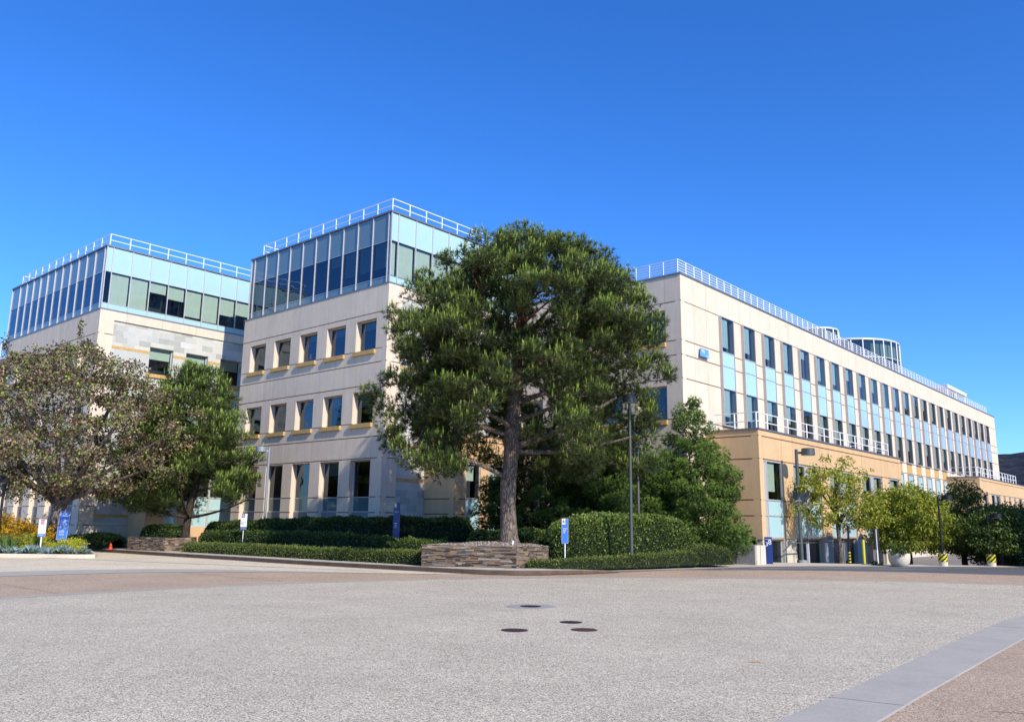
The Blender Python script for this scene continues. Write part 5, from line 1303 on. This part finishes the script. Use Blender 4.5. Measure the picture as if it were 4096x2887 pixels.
mb = MB(); mb.box(.0, .055, -.03, .03, 0, 1.8); obj('post', mb.mesh('post', M['white']), t)
# low ramp railing at the right
t = thing('ramp_railing', (26.6, 48.5, -.6), 'low pale ramp railing beyond the road at the right', 'railing')
mb = MB()
for k in range(5): mb.bar((k*.7, .2*k, -.2), (k*.7, .2*k, .42+.05*k), .05)
for f in (.5, 1): mb.bar((0, 0, .42*f), (2.8, .8, .62*f), .05)
obj('rails', mb.mesh('rails', M['frame']), t)
# round pot with shrub
t = thing('round_pot', (18.65, 40.75, -.01), 'big cream round concrete pot in front of the round tree', 'planter pot')
mb = MB(); prof = [(.26,0),(.36,.06),(.45,.22),(.485,.40),(.49,.60),(.46,.64),(.43,.64),(.43,.55)]; K = 28
for (r0, z0), (r1, z1) in zip(prof, prof[1:]):
    for i in range(K):
        a, b = 2*math.pi*i/K, 2*math.pi*(i+1)/K; mb.quad((r0*math.cos(a),r0*math.sin(a),z0),(r0*math.cos(b),r0*math.sin(b),z0),(r1*math.cos(b),r1*math.sin(b),z1),(r1*math.cos(a),r1*math.sin(a),z1))
mb.build('pot', M['concrete'], t, smooth=True); mb = MB(); mb.cyl(0, 0, .5, .56, .44, n=20); obj('potting_soil', mb.mesh('potting_soil', M['soil']), t)
def shrub(name, label, loc, rx, rz, n, leaf, wd, mat, cat, tone=(.5, .2), up=.3, z0=.0, stems=True, ry=None):
    t = thing(name, loc, label, cat); ry = ry or rx
    cl = unit(rng.normal(size=(max(6, n//60), 3)))*(rng.uniform(.35, 1, (max(6, n//60), 1))); cl[:, 2] = np.abs(cl[:, 2])
    c = cl[rng.integers(len(cl), size=n)]*np.array([rx, ry, rz]); P = c+unit(rng.normal(size=(n, 3)))*rng.uniform(.02, .22, (n, 1))*min(rx, 1.0)
    P[:, 2] = np.abs(P[:, 2])+z0; Dd = unit(P)*.6+rng.normal(0, .5, (n, 3))+np.array([0, 0, up])
    put('foliage', leaf_mesh('foliage', P, Dd, leaf, wd, np.clip(rng.normal(*tone, n), 0, 1), M[mat]), t)
    if stems:
        w = Wood()
        for q in cl[:10]: w.tube(bez(np.array([0,0,z0*.9]), q*np.array([rx,ry,rz])*.4+[0,0,.1+z0*.5], q*np.array([rx,ry,rz])+[0,0,z0], 4), [.015,.012,.01,.006], 5)
        put('stems', w.mesh('stems', M['bark_dark']), t)
    return t
shrub('potted_shrub', 'dark green shrub growing in the round pot', (18.65, 40.75, .55), .62, 1.15, 1500, .11, .32, 'hedge', 'shrub', (.5, .2), .2)
shrub('groundcover_shrub', 'small green plant on the ground left of the round pot', (17.75, 41.3, 0), .45, .22, 300, .08, .5, 'hedge', 'shrub')
# traffic cone
t = thing('traffic_cone', (-21.35, 45.55, .16), 'small orange traffic cone on the pavement by the left stone planter', 'traffic cone')
mb = MB(); mb.box(-.13, .13, -.13, .13, 0, .02); obj('base', mb.mesh('base', M['cone']), t)
mb = MB(); mb.cyl(0, 0, .02, .34, .105, .035, 18); mb.build('cone', M['cone'], t, smooth=True)
# spotlight in the planter
t = thing('spotlight', (.10, 32.05, .97), 'small silver uplight at the front edge of the big stone planter', 'light')
mb = MB(); mb.cyl(0, 0, 0, .06, .02, n=8); obj('stem', mb.mesh('stem', M['frame']), t)
mb = MB(); mb.cyl(0, 0, 0, .13, .05, .06, 14); o = mb.build('housing', M['frame'], t, smooth=True); o.location = (0, 0, .05); o.rotation_euler = (math.radians(-25), math.radians(10), 0)

# ------------------------------------------------------------------ manholes
def cover(label, x, y, r, mat, grate=False, ring=None, red=0):
    t = thing('manhole_cover', (x, y, .004), label, 'manhole cover')
    if ring:
        mb = MB(); mb.cyl(0, 0, .0, .006, ring, n=48); obj('concrete_collar', mb.mesh('concrete_collar', M['collar']), t)
    z = .008 if ring else .003
    mb = MB(); K = 36; rr = lambda i: r*(1+.03*math.sin(i*2.7))
    mb.cyl(0, 0, 0, z, r, n=K); obj('lid', mb.mesh('lid', M[mat]), t)
    mb = MB()
    if grate:
        for k in range(-7, 8):
            y_ = k*r/8; h = math.sqrt(max(0, r*r*.92-y_*y_)); mb.box(-h, h, y_-.005, y_+.005, z, z+.005)
    else:
        for i in range(24):
            a, b = 2*math.pi*i/24, 2*math.pi*(i+1)/24
            for q in (.93, .6): mb.quad((q*r*math.cos(a), q*r*math.sin(a), z+.004), (q*r*math.cos(b), q*r*math.sin(b), z+.004), ((q+.05)*r*math.cos(b), (q+.05)*r*math.sin(b), z+.004), ((q+.05)*r*math.cos(a), (q+.05)*r*math.sin(a), z+.004))
    obj('ribs', mb.mesh('ribs', M['iron_red']), t)
cover('round iron manhole lid set in a pale concrete collar, farthest of the four covers', .48, 19.03, .235, 'iron', False, .54)
cover('small plain iron cover, middle distance, right of the collared manhole', 1.16, 16.14, .215, 'iron')
cover('small rusty iron cover, nearest on the left', .10, 14.85, .235, 'iron_red')
cover('small ribbed grate cover, nearest on the right', 1.31, 15.03, .235, 'iron', True)
sheet('orange_paint_mark', [(3.22,11.76),(3.30,11.70),(3.36,11.75),(3.44,11.78),(3.40,11.84),(3.33,11.86),(3.27,11.80)], .0075, 'orange')

# ------------------------------------------------------------------ island planting
def on_isl(u, v): return np.array([-45+u*25.2, 37.9+(v)*4+(u*25.2)*.045])
t = thing('silver_groundcover', (-24, 40, .13), 'band of silvery blue succulents along the front kerb of the flower island', 'ground cover'); tag(t, kind='stuff')
n = 900; u = rng.uniform(.35, .985, n); P = np.array([on_isl(a, b) for a, b in zip(u, rng.uniform(.02, .42, n))]); P = np.c_[P, rng.uniform(.13, .26, n)+.12*np.sin(P[:, 0]*2.2)**2]
P2 = P+np.array([0, 0, .0]); D2 = np.tile([0, 0, 1.0], (n, 1))+rng.normal(0, .35, (n, 3))
put('foliage', off_(tuft_mesh('foliage', P2, D2, .25, np.clip(rng.normal(.5, .2, n), 0, 1), M['silver'], 13, (10, 75), .22, .25), t.location), t)
def clump(name, label, cat, cs, n, size, mat, nn, sp, w, zr, tone=(.5, .2)):
    c = np.array(cs, float); t = thing(name, tuple(c.mean(0)), label, cat)
    k = rng.integers(len(c), size=n); P = c[k]+rng.normal(0, 1, (n, 3))*np.array([.45, .35, zr]); P[:, 2] = np.maximum(P[:, 2], .15)
    D2 = np.array([0, 0, 1.0])+rng.normal(0, .35, (n, 3))
    put('foliage', off_(tuft_mesh('foliage', P, D2, size, np.clip(rng.normal(*tone, n), 0, 1), M[mat], nn, sp, w, .3), t.location), t)
    return t
clump('strappy_plant', 'clump of green strap leaves below the yellow flowers at the left edge', 'plant', [(-25.6,40.0,.35),(-24.6,40.1,.35),(-23.8,40.2,.3),(-23.2,40.6,.3)], 240, .75, 'grass', 12, (5, 42), .045, .05)
kp = thing('flowering_shrub', (-24.2, 41.2, .13), 'mass of yellow orange kangaroo paw flowers at the left edge', 'flowering plant')
cs = np.array([(-26.2,40.9,1.0),(-25.4,41.0,1.35),(-24.6,41.0,1.45),(-24.0,41.2,1.15),(-23.3,41.2,1.05),(-22.8,41.4,.9),(-25.2,40.6,.8),(-24.2,40.6,.75),(-23.4,40.7,.6)])
n = 2400; P = cs[rng.integers(len(cs), size=n)]+rng.normal(0, 1, (n, 3))*np.array([.42, .3, .24])+[0, 0, .12]; P[:, 2] = np.maximum(P[:, 2], .3)
put('flowers', off_(tuft_mesh('flowers', P, np.array([0,0,.8])+rng.normal(0,.5,(n,3)), .11, np.clip(rng.normal(.7,.25,n),0,1), M['flower'], 7, (20, 100), .42, .4), kp.location), kp)
n = 1500; P = cs[rng.integers(len(cs), size=n)]+rng.normal(0, 1, (n, 3))*np.array([.42, .3, .3])-[0,0,.25]; P[:, 2] = np.maximum(P[:, 2], .15)
put('stems', off_(leaf_mesh('stems', P, np.array([0,0,1.0])+rng.normal(0,.35,(n,3)), .32, .08, np.clip(rng.normal(.25,.15,n),0,1), M['grass']), kp.location), kp)
shrub('lime_shrub', 'bright lime yellow low shrub left of the sign posts', (-22.6, 40.35, .13), 1.0, .85, 4200, .10, .34, 'lime_leaf', 'shrub', (.45, .2), .5, ry=.6)
shrub('lime_shrub', 'bright lime yellow low shrub under the Private Property sign', (-20.95, 40.2, .13), 1.15, .66, 4600, .10, .34, 'lime_leaf', 'shrub', (.6, .2), .5, ry=.6)
shrub('grey_shrub', 'loose grey green shrub at the tip of the flower island', (-19.95, 39.9, .13), .55, .38, 700, .09, .35, 'silver', 'shrub', (.35, .2), .5)

# a few fallen leaves along the gutter
t = MB()
for _ in range(60):
    i = rng.integers(3, 12); f = rng.uniform(); p = CUR[i]*(1-f)+CUR[i+1]*f-nrm[i]*abs(rng.normal(.15, .35)); r = rng.uniform(.02, .05); a = rng.uniform(0, 6)
    t.quad((p[0]+r*math.cos(a), p[1]+r*math.sin(a), .02), (p[0]-r*math.sin(a), p[1]+r*math.cos(a), .03), (p[0]-r*math.cos(a), p[1]-r*math.sin(a), .02), (p[0]+r*math.sin(a), p[1]-r*math.cos(a), .035), float(rng.uniform(.3, .9)))
o = obj('fallen_leaves', t.mesh('fallen_leaves', M['bronze'])); tag(o, 'scattered dry leaves in the gutter along the kerb', 'leaf litter', kind='stuff')

# ------------------------------------------------------------------ camera, sun, sky
FPX, PIT, ROL = 3320.58, .193, .0127
cam = bpy.data.cameras.new('camera'); cam.sensor_width = 36; cam.lens = FPX/4096*36; cam.clip_start = .05; cam.clip_end = 9000; cam.sensor_fit = 'HORIZONTAL'
co = bpy.data.objects.new('camera', cam); COL.objects.link(co); scene.camera = co
fw = Vector((0, math.cos(PIT), math.sin(PIT))); up_ = Vector((0, -math.sin(PIT), math.cos(PIT))); rt = Vector((1, 0, 0))
r2 = rt*math.cos(ROL)+up_*math.sin(ROL); u2 = -rt*math.sin(ROL)+up_*math.cos(ROL)
mt = Matrix((r2, u2, -fw)).transposed().to_4x4(); mt.translation = (0, 0, EYE); co.matrix_world = mt

tr_ = UA+UB*.22+np.array([0, 0, -.66]); tr_ /= np.linalg.norm(tr_)       # direction the sunlight travels
sun = bpy.data.lights.new('sun', 'SUN'); sun.energy = SUN_E; sun.angle = math.radians(.53); sun.color = (1.0, .93, .80)
so = bpy.data.objects.new('sun', sun); COL.objects.link(so); so.rotation_euler = Vector(tr_).to_track_quat('-Z', 'Y').to_euler(); so.location = (20, -20, 40)
wd_ = bpy.data.worlds.new('World'); scene.world = wd_; wd_.use_nodes = True; nt = wd_.node_tree; nt.nodes.clear()
wo = nt.nodes.new('ShaderNodeOutputWorld'); bg = nt.nodes.new('ShaderNodeBackground'); sk = nt.nodes.new('ShaderNodeTexSky'); sk.sky_type = 'NISHITA'
sk.sun_disc = False; sk.sun_elevation = math.asin(-tr_[2]); sk.sun_rotation = math.atan2(-tr_[0], -tr_[1])
sk.altitude = 0; sk.air_density = AIR; sk.dust_density = DUST; sk.ozone_density = OZ
bg.inputs[1].default_value = SKY_S
gm = nt.nodes.new('ShaderNodeGamma'); gm.inputs[1].default_value = 1.0
hs = nt.nodes.new('ShaderNodeHueSaturation'); hs.inputs['Saturation'].default_value = SAT; hs.inputs['Value'].default_value = 1.0; hs.inputs['Hue'].default_value = HUE
L(nt, sk.outputs[0], hs.inputs['Color']); L(nt, mix(nt, 1.0, hs.outputs[0], SKYTINT, 'MULTIPLY'), bg.inputs[0]); L(nt, bg.outputs[0], wo.inputs[0])
scene.view_settings.view_transform = 'Standard'; scene.view_settings.look = 'None'; scene.view_settings.exposure = 0; scene.view_settings.gamma = 1
scene.render.engine = 'CYCLES'; scene.cycles.max_bounces = 8; scene.cycles.transparent_max_bounces = 12; scene.cycles.use_denoising = True
scene.cycles.caustics_reflective = False; scene.cycles.caustics_refractive = False
